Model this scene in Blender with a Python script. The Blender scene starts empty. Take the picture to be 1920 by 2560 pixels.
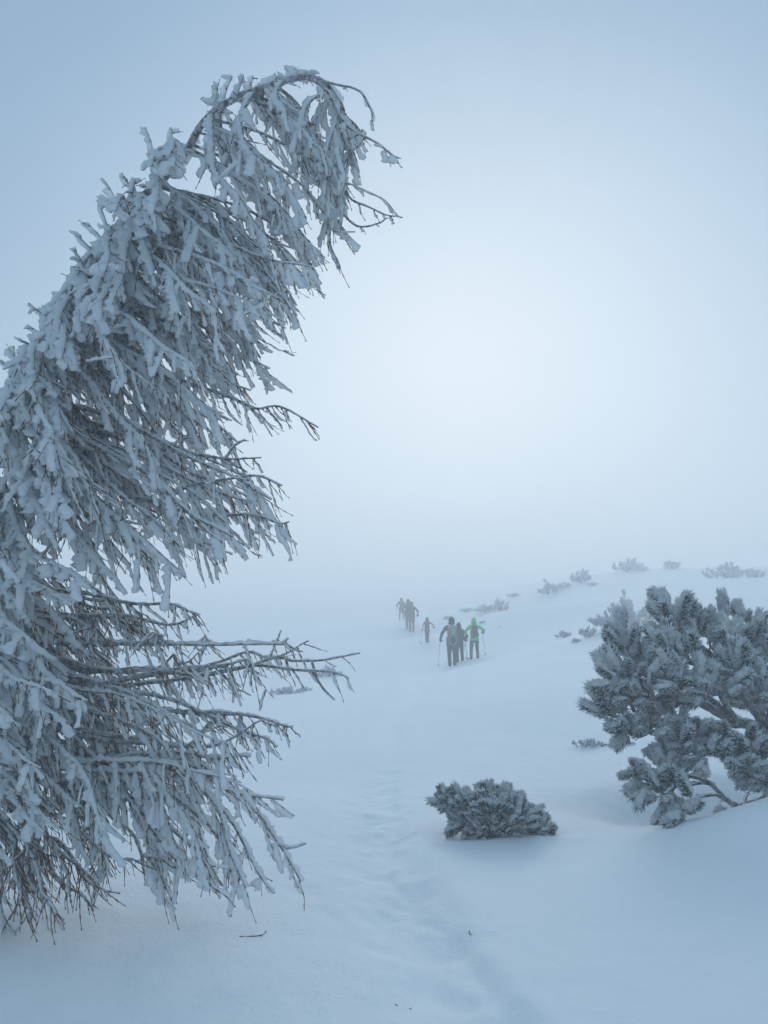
import bpy, bmesh, math, random
import numpy as np
from mathutils import Vector, Matrix

random.seed(7)
RNG = np.random.default_rng(11)
sc = bpy.context.scene
COL = sc.collection
R = math.radians

# ------------------------------------------------------------------ camera
CAM = np.array([0.0, 0.0, 1.6])
PITCH = R(7.9)
cam_d = bpy.data.cameras.new('camera')
cam_d.sensor_width = 36.0
cam_d.sensor_fit = 'AUTO'
cam_d.lens = 28.1
cam_d.clip_start = 0.05
cam_d.clip_end = 2000
cam = bpy.data.objects.new('camera', cam_d)
COL.objects.link(cam)
cam.location = CAM
cam.rotation_euler = (R(90) + PITCH, 0, 0)
sc.camera = cam

# ------------------------------------------------------------------ sky, sun, exposure
SUN_EL, SUN_AZ = R(18), R(6)          # azimuth measured from +Y (the view) towards +X
sun_dir = Vector((math.sin(SUN_AZ) * math.cos(SUN_EL), math.cos(SUN_AZ) * math.cos(SUN_EL), math.sin(SUN_EL)))
w = bpy.data.worlds.new('World')
sc.world = w
w.use_nodes = True
nt = w.node_tree
nt.nodes.clear()
wo = nt.nodes.new('ShaderNodeOutputWorld')
sky = nt.nodes.new('ShaderNodeTexSky')
sky.sky_type = 'NISHITA'
sky.sun_disc = False
sky.sun_elevation = SUN_EL
sky.sun_rotation = SUN_AZ
bg1 = nt.nodes.new('ShaderNodeBackground')
bg1.inputs['Strength'].default_value = 0.012
nt.links.new(sky.outputs[0], bg1.inputs['Color'])
# overcast deck: one broad glow where the sun stands behind the fog, darkened round the frame edges, raised again beyond to light the snow
tc = nt.nodes.new('ShaderNodeTexCoord')
dp = nt.nodes.new('ShaderNodeVectorMath'); dp.operation = 'DOT_PRODUCT'
nt.links.new(tc.outputs['Generated'], dp.inputs[0])
dp.inputs[1].default_value = Vector((math.sin(SUN_AZ) * math.cos(R(12)), math.cos(SUN_AZ) * math.cos(R(12)), math.sin(R(12))))
ac = nt.nodes.new('ShaderNodeMath'); ac.operation = 'ARCCOSINE'
nt.links.new(dp.outputs['Value'], ac.inputs[0])
dv = nt.nodes.new('ShaderNodeMath'); dv.operation = 'DIVIDE'
nt.links.new(ac.outputs[0], dv.inputs[0]); dv.inputs[1].default_value = math.pi
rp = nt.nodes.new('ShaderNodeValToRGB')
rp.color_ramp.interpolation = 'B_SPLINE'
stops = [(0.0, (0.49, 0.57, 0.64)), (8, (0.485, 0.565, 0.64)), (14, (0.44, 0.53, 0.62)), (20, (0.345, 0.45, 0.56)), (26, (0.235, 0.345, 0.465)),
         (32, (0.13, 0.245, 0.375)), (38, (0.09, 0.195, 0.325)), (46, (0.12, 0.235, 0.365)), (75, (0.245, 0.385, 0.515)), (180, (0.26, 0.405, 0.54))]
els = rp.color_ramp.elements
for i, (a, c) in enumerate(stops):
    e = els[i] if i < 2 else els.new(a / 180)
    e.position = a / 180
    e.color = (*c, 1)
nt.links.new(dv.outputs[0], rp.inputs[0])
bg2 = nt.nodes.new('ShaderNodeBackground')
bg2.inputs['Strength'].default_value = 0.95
# faint unevenness of the fog deck, the same all round
cn = nt.nodes.new('ShaderNodeTexNoise'); cn.inputs['Scale'].default_value = 2.2; cn.inputs['Detail'].default_value = 3.0
nt.links.new(tc.outputs['Generated'], cn.inputs['Vector'])
mr = nt.nodes.new('ShaderNodeMapRange'); mr.inputs['To Min'].default_value = .86; mr.inputs['To Max'].default_value = 1.14
nt.links.new(cn.outputs['Fac'], mr.inputs['Value'])
vs = nt.nodes.new('ShaderNodeVectorMath'); vs.operation = 'SCALE'
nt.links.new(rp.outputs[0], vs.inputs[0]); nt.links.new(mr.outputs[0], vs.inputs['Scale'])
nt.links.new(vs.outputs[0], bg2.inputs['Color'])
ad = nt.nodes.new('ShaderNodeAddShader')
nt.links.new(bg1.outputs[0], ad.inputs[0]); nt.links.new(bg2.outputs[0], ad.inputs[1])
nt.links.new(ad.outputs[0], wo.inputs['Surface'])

sl = bpy.data.lights.new('sun', 'SUN')
sl.energy = 1.35
sl.angle = R(40)
sl.color = (1.0, 0.965, 0.915)
so = bpy.data.objects.new('sun', sl)
COL.objects.link(so)
so.rotation_euler = sun_dir.to_track_quat('Z', 'Y').to_euler()

sc.view_settings.view_transform = 'Standard'
sc.view_settings.look = 'None'
sc.view_settings.exposure = 0.38
sc.view_settings.gamma = 1.0
sc.view_settings.use_curve_mapping = False
sc.render.engine = 'CYCLES'
sc.cycles.use_denoising = True
sc.cycles.max_bounces = 12
sc.cycles.diffuse_bounces = 7
sc.cycles.volume_bounces = 3
sc.cycles.sample_clamp_indirect = 4.0

FOG = 0.0138
FOG_G = 0.42

# ------------------------------------------------------------------ small tools
def ray(px, py):
    """unit-y ray through a point of the photograph given in its full pixels"""
    u = (px - 960) / 2000.0
    v = (1280 - py) / 2000.0
    f = np.array([0, math.cos(PITCH), math.sin(PITCH)])
    up = np.array([0, -math.sin(PITCH), math.cos(PITCH)])
    d = f + u * np.array([1.0, 0, 0]) + v * up
    return d / d[1]

def P(px, py, depth):
    return CAM + ray(px, py) * depth

def D(px, py, depth):          # the same, in the 1659 px wide view of it
    return P(px * 1.15732, py * 1.15732, depth)

def hash2(ix, iy, seed):
    h = (ix.astype(np.int64) * 374761393 + iy.astype(np.int64) * 668265263 + seed * 1442695041) & 0xffffffff
    h = ((h ^ (h >> 13)) * 1274126177) & 0xffffffff
    return ((h ^ (h >> 16)) & 0xffff) / 65535.0

def vnoise(x, y, seed=0):
    x = np.asarray(x, float); y = np.asarray(y, float)
    ix = np.floor(x); iy = np.floor(y)
    fx = x - ix; fy = y - iy
    fx = fx * fx * fx * (fx * (fx * 6 - 15) + 10); fy = fy * fy * fy * (fy * (fy * 6 - 15) + 10)
    a = hash2(ix, iy, seed); b = hash2(ix + 1, iy, seed); c = hash2(ix, iy + 1, seed); d = hash2(ix + 1, iy + 1, seed)
    return (a * (1 - fx) + b * fx) * (1 - fy) + (c * (1 - fx) + d * fx) * fy - 0.5

def sstep(a, b, x):
    t = np.clip((x - a) / (b - a), 0, 1)
    return t * t * (3 - 2 * t)

# terrain: a smooth surface through measured heights, plus drifts, the trodden track and hollows
TP = np.array([
    (0, 0, 0), (0, -10, 0), (-15, -10, -.5), (15, -10, .8), (-6, 3, 0), (6, 3, .25), (-1, 6, 0), (1.5, 5.5, .0), (-3, 4.5, .0),
    (-6, 12, -.2), (0, 12, -.05), (2.95, 10, .03), (5.8, 12, .74), (10, 8, 1.0), (-8, 25, -.6), (0, 22, -.08), (2.55, 30, 0),
    (5.9, 25, .95), (7.7, 26, 1.5), (11.5, 25, 1.75), (16, 34, 2.5), (20, 45, 3.5), (2.0, 38, .25), (-3, 38, .1), (2.75, 51, .40), (1.75, 52, .98), (1.4, 66, 1.85), (6.1, 45, 2.1), (11.9, 58, 3.66), (14.8, 62, 4.7), (22.9, 76, 6.5), (28.8, 80, 7.0), (5, 75, 3.0),
    (26.7, 62, 5.05), (-15, 50, -.2), (0, 90, 3.4), (42, 90, 7.3), (-40, 90, 0), (0, 180, 9), (85, 180, 14), (-80, 180, 5), (0, 320, 17), (150, 320, 22), (-150, 320, 12),
    (100, 0, 9), (-100, 0, -4), (0, -250, -2), (150, -150, 4), (-150, -150, -4)], float)
def _U(r2):
    return np.where(r2 > 1e-9, r2 * np.log(r2 + 1e-12) * 0.5, 0)
def _fit():
    n = len(TP)
    d2 = (TP[:, None, 0] - TP[None, :, 0]) ** 2 + (TP[:, None, 1] - TP[None, :, 1]) ** 2
    K = _U(d2) + np.eye(n) * 0.15
    A = np.zeros((n + 3, n + 3)); A[:n, :n] = K
    A[:n, n] = 1; A[:n, n + 1:] = TP[:, :2]; A[n, :n] = 1; A[n + 1:, :n] = TP[:, :2].T
    return np.linalg.solve(A, np.concatenate([TP[:, 2], [0, 0, 0]]))
TPW = _fit()
# the trodden track runs from beside the camera to the walkers' feet
TRACK = np.array([(0.55, 1.0), (0.42, 3.0), (0.18, 4.4), (-0.05, 6.0), (-0.1, 8.5), (0.2, 13), (1.0, 20), (2.3, 29), (3.0, 33), (2.9, 45), (2.4, 52), (1.6, 60), (1.4, 66)])
PINE_C = (3.45, 7.5)
def height(x, y):
    x = np.asarray(x, float); y = np.asarray(y, float)
    shp = np.broadcast(x, y).shape
    xf = np.broadcast_to(x, shp).ravel(); yf = np.broadcast_to(y, shp).ravel()
    z = np.full(xf.shape, TPW[-3]) + TPW[-2] * xf + TPW[-1] * yf
    for (px, py, _), wgt in zip(TP, TPW):
        z = z + wgt * _U((xf - px) ** 2 + (yf - py) ** 2)
    z = np.clip(z, -5, 24)
    dist = np.hypot(xf, yf)
    z += 0.10 * vnoise(xf * .35, yf * .35, 3) * sstep(2, 8, dist)
    z += 0.22 * vnoise(xf * .09, yf * .09, 4) * sstep(25, 60, dist)
    z += 0.022 * vnoise(xf * 1.6 + yf * .3, yf * .9, 5) + 0.010 * vnoise(xf * 3.5, yf * 3.1, 6)
    # wind crust ripples
    z += 0.004 * vnoise(xf * 9 + yf * 2, yf * 5, 8)
    # track: a shallow trough with soft prints in it
    cx = np.interp(yf, TRACK[:, 1], TRACK[:, 0])
    cx = cx + 0.10 * vnoise(yf * .6, yf * 0, 21)
    dx = xf - cx
    tw = 0.20 + 0.04 * vnoise(yf * 1.1, xf * 0, 22)
    tr = np.exp(-(dx / tw) ** 2) * ((yf > 0) & (yf < 56))
    z -= 0.055 * tr * sstep(56, 40, yf)
    lump = vnoise(xf * 4.2, yf * 3.0, 31) + .6 * vnoise(xf * 9, yf * 7, 32)
    z += 0.04 * lump * np.exp(-(dx / .34) ** 2) * sstep(11, 5, yf) * (yf > 0)
    for k in range(20):
        sy = 1.2 + k * .44
        side = 1 if k % 2 else -1
        sx = float(np.interp(sy, TRACK[:, 1], TRACK[:, 0])) + side * (.13 + .03 * math.sin(k * 1.7)) + .1 * float(vnoise(np.array([sy * .6]), np.array([0.]), 21)[0])
        q = ((xf - sx) / .10) ** 2 + ((yf - sy) / .20) ** 2
        z -= .5 * (0.035 + 0.02 * math.sin(k * 2.3)) * np.exp(-q ** 1.7) - 0.004 * np.exp(-((q - 2.0) / 1.2) ** 2)
    z += 0.014 * vnoise(xf * 13, yf * 10, 33) * np.exp(-(dx / .5) ** 2) * sstep(16, 8, yf)
    z += (0.006 * vnoise(xf * 6.3, yf * 5.1, 35) + 0.0035 * vnoise(xf * 13.7, yf * 12.1, 34)) * sstep(12, 7, yf) * (yf > 0)
    z -= 0.016 * np.exp(-((dx - .10 - .08 * np.sin(yf * 1.9)) / .035) ** 2) * sstep(9, 6, yf) * sstep(2, 2.6, yf)
    # crisp lip left by the wind on the right side of the track
    z += 0.03 * sstep(.20, .34, dx + .06 * np.sin(yf * 2.1)) * sstep(1.3, .3, dx) * sstep(7.5, 5.5, yf) * sstep(2, 3, yf)
    # wind scoop round the pine on the right and the drift lip before it
    qx = (xf - PINE_C[0]); qy = (yf - PINE_C[1])
    z -= 0.50 * np.exp(-((qx / 1.35) ** 2 + (qy / .75) ** 2) ** 1.4)
    z += 0.30 * np.exp(-((yf - (6.25 + .10 * (xf - 2.6) ** 2)) / .42) ** 2) * sstep(1.7, 3.3, xf) * sstep(8, 5, xf)
    # small scoop round the low pine
    z -= 0.02 * np.exp(-(((xf - .75) / .55) ** 2 + ((yf - 6.35) / .25) ** 2))
    z += 0.045 * np.exp(-((yf - 6.36) / .13) ** 2) * np.exp(-((xf - 1.0) / .5) ** 2)
    # drift near the larch
    z += 0.10 * np.exp(-(((xf + 2.6) / 1.4) ** 2 + ((yf - 4.6) / .8) ** 2))
    return z.reshape(shp)

def hz(x, y):
    return float(height(np.array([x]), np.array([y]))[0])

def ground_at(px, py, lo=2.0, hi=140.0):
    """first point where the ray through full pixel (px, py) meets the snow"""
    r = ray(px, py)
    t = lo * (hi / lo) ** (np.arange(900) / 899.0)
    p = CAM[None] + r[None] * t[:, None]
    below = p[:, 2] < height(p[:, 0], p[:, 1])
    i = int(np.argmax(below)) if below.any() else 899
    q = p[i]
    return np.array([q[0], q[1], hz(q[0], q[1])])

def mesh_from(name, V, F, mats, smooth=True, mi=None):
    """V (n,3); F list of int arrays (m,3) or (m,4)"""
    me = bpy.data.meshes.new(name)
    V = np.asarray(V, np.float32)
    F = [np.asarray(f, np.int32) for f in F if len(f)]
    nf = sum(len(f) for f in F); nl = sum(f.size for f in F)
    me.vertices.add(len(V)); me.vertices.foreach_set('co', V.ravel())
    me.loops.add(nl); me.loops.foreach_set('vertex_index', np.concatenate([f.ravel() for f in F]))
    me.polygons.add(nf)
    tot = np.concatenate([np.full(len(f), f.shape[1], np.int32) for f in F])
    st = np.concatenate([[0], np.cumsum(tot)[:-1]]).astype(np.int32)
    me.polygons.foreach_set('loop_start', st)
    me.polygons.foreach_set('use_smooth', np.full(nf, smooth, bool))
    for m in (mats if isinstance(mats, (list, tuple)) else [mats]):
        me.materials.append(m)
    if mi is not None:
        me.polygons.foreach_set('material_index', np.asarray(mi, np.int32))
    me.update(calc_edges=True)
    return me

def obj(name, me, parent=None, **props):
    o = bpy.data.objects.new(name, me)
    COL.objects.link(o)
    if parent is not None:
        o.parent = parent
    for k, v in props.items():
        o[k] = v
    return o

def thing(name, label, cat, loc=(0, 0, 0), rz=0, group=None, scale=1.0):
    o = bpy.data.objects.new(name, None)
    COL.objects.link(o)
    o.empty_display_size = .1
    o.location = loc; o.rotation_euler = (0, 0, rz); o.scale = (scale,) * 3
    o['label'] = label; o['category'] = cat
    if group: o['group'] = group
    return o

class Acc:
    def __init__(s): s.V = []; s.Q = []; s.T = []; s.n = 0; s.mq = []; s.mt = []
    def add(s, V, Q=None, T=None, m=0):
        V = np.asarray(V, float)
        if Q is not None and len(Q): s.Q.append(np.asarray(Q) + s.n); s.mq.append(np.full(len(Q), m))
        if T is not None and len(T): s.T.append(np.asarray(T) + s.n); s.mt.append(np.full(len(T), m))
        s.V.append(V); s.n += len(V)
    def mesh(s, name, mats, smooth=True):
        F = []; mi = []
        if s.Q: F.append(np.concatenate(s.Q)); mi += s.mq
        if s.T: F.append(np.concatenate(s.T)); mi += s.mt
        return mesh_from(name, np.concatenate(s.V), F, mats, smooth, np.concatenate(mi))

def tangents(C):
    t = np.empty_like(C)
    t[1:-1] = C[2:] - C[:-2]; t[0] = C[1] - C[0]; t[-1] = C[-1] - C[-2]
    return t / (np.linalg.norm(t, axis=1, keepdims=True) + 1e-9)

def frames(C, ref):
    t = tangents(C)
    ref = np.asarray(ref, float)
    u = ref[None] - (t @ ref)[:, None] * t
    n = np.linalg.norm(u, axis=1, keepdims=True)
    alt = np.array([.3, .8, .5]); ua = alt[None] - (t @ alt)[:, None] * t
    if (n < .22).any(): u = ua if np.linalg.norm(ua, axis=1).min() > n.min() else u
    u = u / (np.linalg.norm(u, axis=1, keepdims=True) + 1e-6)
    return t, u, np.cross(t, u)

_sec = {}
def grid_faces(n, k, caps=True):
    key = (n, k)
    if key not in _sec:
        i = np.arange(n - 1)[:, None] * k; j = np.arange(k)[None]
        a = i + j; b = i + (j + 1) % k
        Q = np.stack([a, b, b + k, a + k], -1).reshape(-1, 4)
        T = []
        for m in range(1, k - 1):
            T.append((0, m + 1, m)); T.append(((n - 1) * k, (n - 1) * k + m, (n - 1) * k + m + 1))
        _sec[key] = (Q, np.array(T))
    return _sec[key]

def sweep(acc, C, U, W, a, b, offu, section, m=0, ragged=0.0):
    """rings: centre C + U*(offu + a*sx) + W*(b*sy)"""
    n = len(C); k = len(section)
    V = C[:, None] + U[:, None] * (offu[:, None, None] + a[:, None, None] * section[None, :, 0:1]) + W[:, None] * (b[:, None, None] * section[None, :, 1:2])
    if ragged:
        w_ = np.clip(section[:, 0], 0, 1)[None, :, None]
        V = V + U[:, None] * (RNG.random((n, k, 1)) - .55) * w_ * a[:, None, None] * ragged + (RNG.random((n, k, 3)) - .5) * w_ * b[:, None, None] * .7 * ragged
    Q, T = grid_faces(n, k)
    acc.add(V.reshape(-1, 3), Q, T, m)

def circ(k):
    a = np.arange(k) * 2 * math.pi / k
    return np.stack([np.cos(a), np.sin(a)], 1)
C3, C4, C5, C6, C8 = circ(3), circ(4), circ(5), circ(6), circ(8)

def tube(acc, C, r, k=6, m=0, ref=(0.2, 0.9, 0.3)):
    C = np.asarray(C, float)
    r = np.broadcast_to(np.asarray(r, float), (len(C),))
    t, u, v = frames(C, ref)
    sweep(acc, C, u, v, r, r, np.zeros(len(C)), circ(k), m)

def spline(pts, n):
    """Catmull-Rom through pts (rows), n samples, any columns"""
    p = np.asarray(pts, float)
    if len(p) == 2:
        s = np.linspace(0, 1, n)[:, None]
        return p[0] * (1 - s) + p[1] * s
    p = np.vstack([2 * p[0] - p[1], p, 2 * p[-1] - p[-2]])
    m = len(p) - 3
    t = np.linspace(0, m - 1e-6, n); i = t.astype(int); f = (t - i)[:, None]
    a, b, c, d = p[i], p[i + 1], p[i + 2], p[i + 3]
    return .5 * (2 * b + (c - a) * f + (2 * a - 5 * b + 4 * c - d) * f ** 2 + (3 * b - a - 3 * c + d) * f ** 3)

# ------------------------------------------------------------------ materials
def mat(name, col, rough=.7, noise=None, bump=None, sss=0, spec=.3, col2=None, metallic=0):
    m = bpy.data.materials.new(name); m.use_nodes = True
    n = m.node_tree.nodes; L = m.node_tree.links
    b = n['Principled BSDF']
    b.inputs['Base Color'].default_value = (*col, 1)
    b.inputs['Roughness'].default_value = rough
    b.inputs['Specular IOR Level'].default_value = spec
    b.inputs['Metallic'].default_value = metallic
    t = n.new('ShaderNodeTexCoord')
    if noise and col2:
        x = n.new('ShaderNodeTexNoise'); x.inputs['Scale'].default_value = noise; x.inputs['Detail'].default_value = 4
        L.new(t.outputs['Object'], x.inputs['Vector'])
        r = n.new('ShaderNodeValToRGB'); r.color_ramp.elements[0].position = .35; r.color_ramp.elements[1].position = .65
        r.color_ramp.elements[0].color = (*col, 1); r.color_ramp.elements[1].color = (*col2, 1)
        L.new(x.outputs['Fac'], r.inputs[0]); L.new(r.outputs[0], b.inputs['Base Color'])
    if bump:
        x = n.new('ShaderNodeTexNoise'); x.inputs['Scale'].default_value = bump[0]; x.inputs['Detail'].default_value = 3
        L.new(t.outputs['Object'], x.inputs['Vector'])
        q = n.new('ShaderNodeBump'); q.inputs['Strength'].default_value = bump[1]; q.inputs['Distance'].default_value = bump[2]
        L.new(x.outputs['Fac'], q.inputs['Height']); L.new(q.outputs[0], b.inputs['Normal'])
    return m

M_rime = mat('rime', (.94, .95, .96), .75, noise=30, col2=(.90, .92, .94), bump=(110, .6, .008), spec=.15)
def lit_through(m, amount):
    # frost lets light through: blend a translucent lobe of the same colour
    nt_ = m.node_tree; n = nt_.nodes; L = nt_.links
    b = n['Principled BSDF']; o = n['Material Output']
    t = n.new('ShaderNodeBsdfTranslucent'); x = n.new('ShaderNodeMixShader'); x.inputs[0].default_value = amount
    if b.inputs['Base Color'].links: L.new(b.inputs['Base Color'].links[0].from_socket, t.inputs['Color'])
    if b.inputs['Normal'].links: L.new(b.inputs['Normal'].links[0].from_socket, t.inputs['Normal'])
    L.new(b.outputs[0], x.inputs[1]); L.new(t.outputs[0], x.inputs[2]); L.new(x.outputs[0], o.inputs['Surface'])
lit_through(M_rime, .5)
M_bark = mat('larch_bark', (.13, .075, .045), .85, noise=60, col2=(.22, .135, .08), bump=(120, .8, .004))
M_barkf = mat('frosted_bark', (.11, .085, .07), .85, noise=38, col2=(.50, .52, .54), bump=(90, .8, .006))
M_pbark = mat('pine_bark', (.05, .043, .04), .85, noise=18, col2=(.30, .32, .34), bump=(60, .8, .006))
M_needle = mat('pine_needle', (.035, .065, .055), .6, noise=14, col2=(.10, .14, .14))
M_nfrost = mat('frosted_needle', (.76, .80, .83), .8, noise=22, col2=(.88, .90, .92), spec=.15)

def snow_material():
    m = bpy.data.materials.new('snow'); m.use_nodes = True
    n = m.node_tree.nodes; L = m.node_tree.links; b = n['Principled BSDF']
    b.inputs['Roughness'].default_value = .65; b.inputs['Specular IOR Level'].default_value = .2
    t = n.new('ShaderNodeTexCoord')
    x = n.new('ShaderNodeTexNoise'); x.inputs['Scale'].default_value = .8; x.inputs['Detail'].default_value = 5
    L.new(t.outputs['Object'], x.inputs['Vector'])
    r = n.new('ShaderNodeValToRGB')
    r.color_ramp.elements[0].position = .3; r.color_ramp.elements[0].color = (.84, .865, .89, 1)
    r.color_ramp.elements[1].position = .7; r.color_ramp.elements[1].color = (.86, .89, .92, 1)
    L.new(x.outputs['Fac'], r.inputs[0]); L.new(r.outputs[0], b.inputs['Base Color'])
    prev = None
    for sc_, st, ds in ((5, .7, .02), (30, .8, .007), (150, .7, .004)):
        y = n.new('ShaderNodeTexNoise'); y.inputs['Scale'].default_value = sc_; y.inputs['Detail'].default_value = 4
        L.new(t.outputs['Object'], y.inputs['Vector'])
        q = n.new('ShaderNodeBump'); q.inputs['Strength'].default_value = st; q.inputs['Distance'].default_value = ds
        L.new(y.outputs['Fac'], q.inputs['Height'])
        if prev: L.new(prev.outputs[0], q.inputs['Normal'])
        prev = q
    L.new(prev.outputs[0], b.inputs['Normal'])
    return m
M_snow = snow_material()

# ------------------------------------------------------------------ snow ground
def build_ground():
    def axis(a, b, step, lo, hi, g):
        up, dn = [b], [a]
        while up[-1] < hi: up.append(up[-1] + (up[-1] - b) * g + step * 1.1)
        while dn[-1] > lo: dn.append(dn[-1] - (a - dn[-1]) * g - step * 1.1)
        return np.array(dn[:0:-1] + list(np.arange(a, b, step)) + up)
    xs = axis(-2.2, 4.4, .030, -400, 400, .062)
    ys = axis(2.6, 9.0, .030, -200, 450, .045)
    X, Y = np.meshgrid(xs, ys)
    Z = height(X, Y)
    V = np.stack([X, Y, Z], -1).reshape(-1, 3)
    nx, ny = len(xs), len(ys)
    i = np.arange(ny - 1)[:, None] * nx + np.arange(nx - 1)[None]
    Q = np.stack([i, i + 1, i + 1 + nx, i + nx], -1).reshape(-1, 4)
    obj('snow_ground', mesh_from('snow_ground', V, [Q], M_snow), kind='structure')
build_ground()

# ------------------------------------------------------------------ fog
def build_fog():
    m = bpy.data.materials.new('fog'); m.use_nodes = True
    n = m.node_tree.nodes; n.clear()
    o = n.new('ShaderNodeOutputMaterial'); v = n.new('ShaderNodeVolumePrincipled')
    v.inputs['Color'].default_value = (.975, .985, .99, 1)
    v.inputs['Density'].default_value = FOG
    v.inputs['Anisotropy'].default_value = FOG_G
    m.node_tree.links.new(v.outputs[0], o.inputs['Volume'])
    x0, x1, y0, y1, z0, z1 = -402, 402, -202, 452, -7.5, 26.0
    V = [(x, y, z) for z in (z0, z1) for y in (y0, y1) for x in (x0, x1)]
    F = [(0, 2, 3, 1), (4, 5, 7, 6), (0, 1, 5, 4), (2, 6, 7, 3), (0, 4, 6, 2), (1, 3, 7, 5)]
    obj('haze', mesh_from('haze', V, [np.array(F)], m, smooth=False), kind='stuff')
build_fog()

# ------------------------------------------------------------------ frosted larch
WIND = np.array([-.90, .10, .36]); WIND /= np.linalg.norm(WIND)
RIME_SEC = np.array([(-.06, .35), (-.06, -.35), (.45, -.62), (.95, -.34), (1.0, .30), (.5, .60)])

def rime_on(acc, C, width, thick, ends=(.5, .8), m=0, rough=.22, ref=WIND):
    n = len(C)
    t, u, v = frames(C, ref)
    s = np.linspace(0, 1, n)
    prof = np.minimum(1, np.minimum((s + .02) / .08 * (1 - ends[0]) + ends[0], (1.02 - s) / .10 * (1 - ends[1]) + ends[1]))
    saw = 1 + rough * (RNG.random(n) - .5) * 2 + rough * .9 * np.sin(np.arange(n) * .55 + RNG.random() * 6)
    a = width * prof * saw
    b = thick * prof * (1 + .35 * (RNG.random(n) - .5))
    thick = np.broadcast_to(np.asarray(thick, float), (n,))
    jit = (RNG.random((n, 1)) - .5) * thick[:, None] * .4
    sweep(acc, C + v * jit, u, v, a, b, np.zeros(n), RIME_SEC, m, ragged=.75)

def knobby(acc, C, r0, r1, m=0, k=4):
    n = len(C)
    t, u, v = frames(C, (.6, -.5, .3))
    s = np.linspace(0, 1, n)
    r = r0 * (1 - s) + r1 * s
    bump = np.where(np.arange(n) % 3 == 1, 1.75, .85) * (1 + .3 * (RNG.random(n) - .5))
    off = np.where(np.arange(n) % 3 == 1, r * .7 * np.sign(RNG.random(n) - .5), 0)
    sweep(acc, C, u, v, r * bump, r * bump, off, circ(k), m)

def curve_twig(p, d, L, bend, n, wig=.02):
    d = d / np.linalg.norm(d)
    s = np.linspace(0, 1, n)[:, None]
    C = d[None] * s + bend[None] * s ** 2
    ln = np.linalg.norm(np.diff(C, axis=0), axis=1).sum()
    C = C * (L / ln)
    a, b = RNG.random(3) * 6.28, RNG.normal(size=(3,)) * wig * L
    C = C + np.sin(s * 7 + a[None]) * b[None] * s
    return p[None] + C

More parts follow.
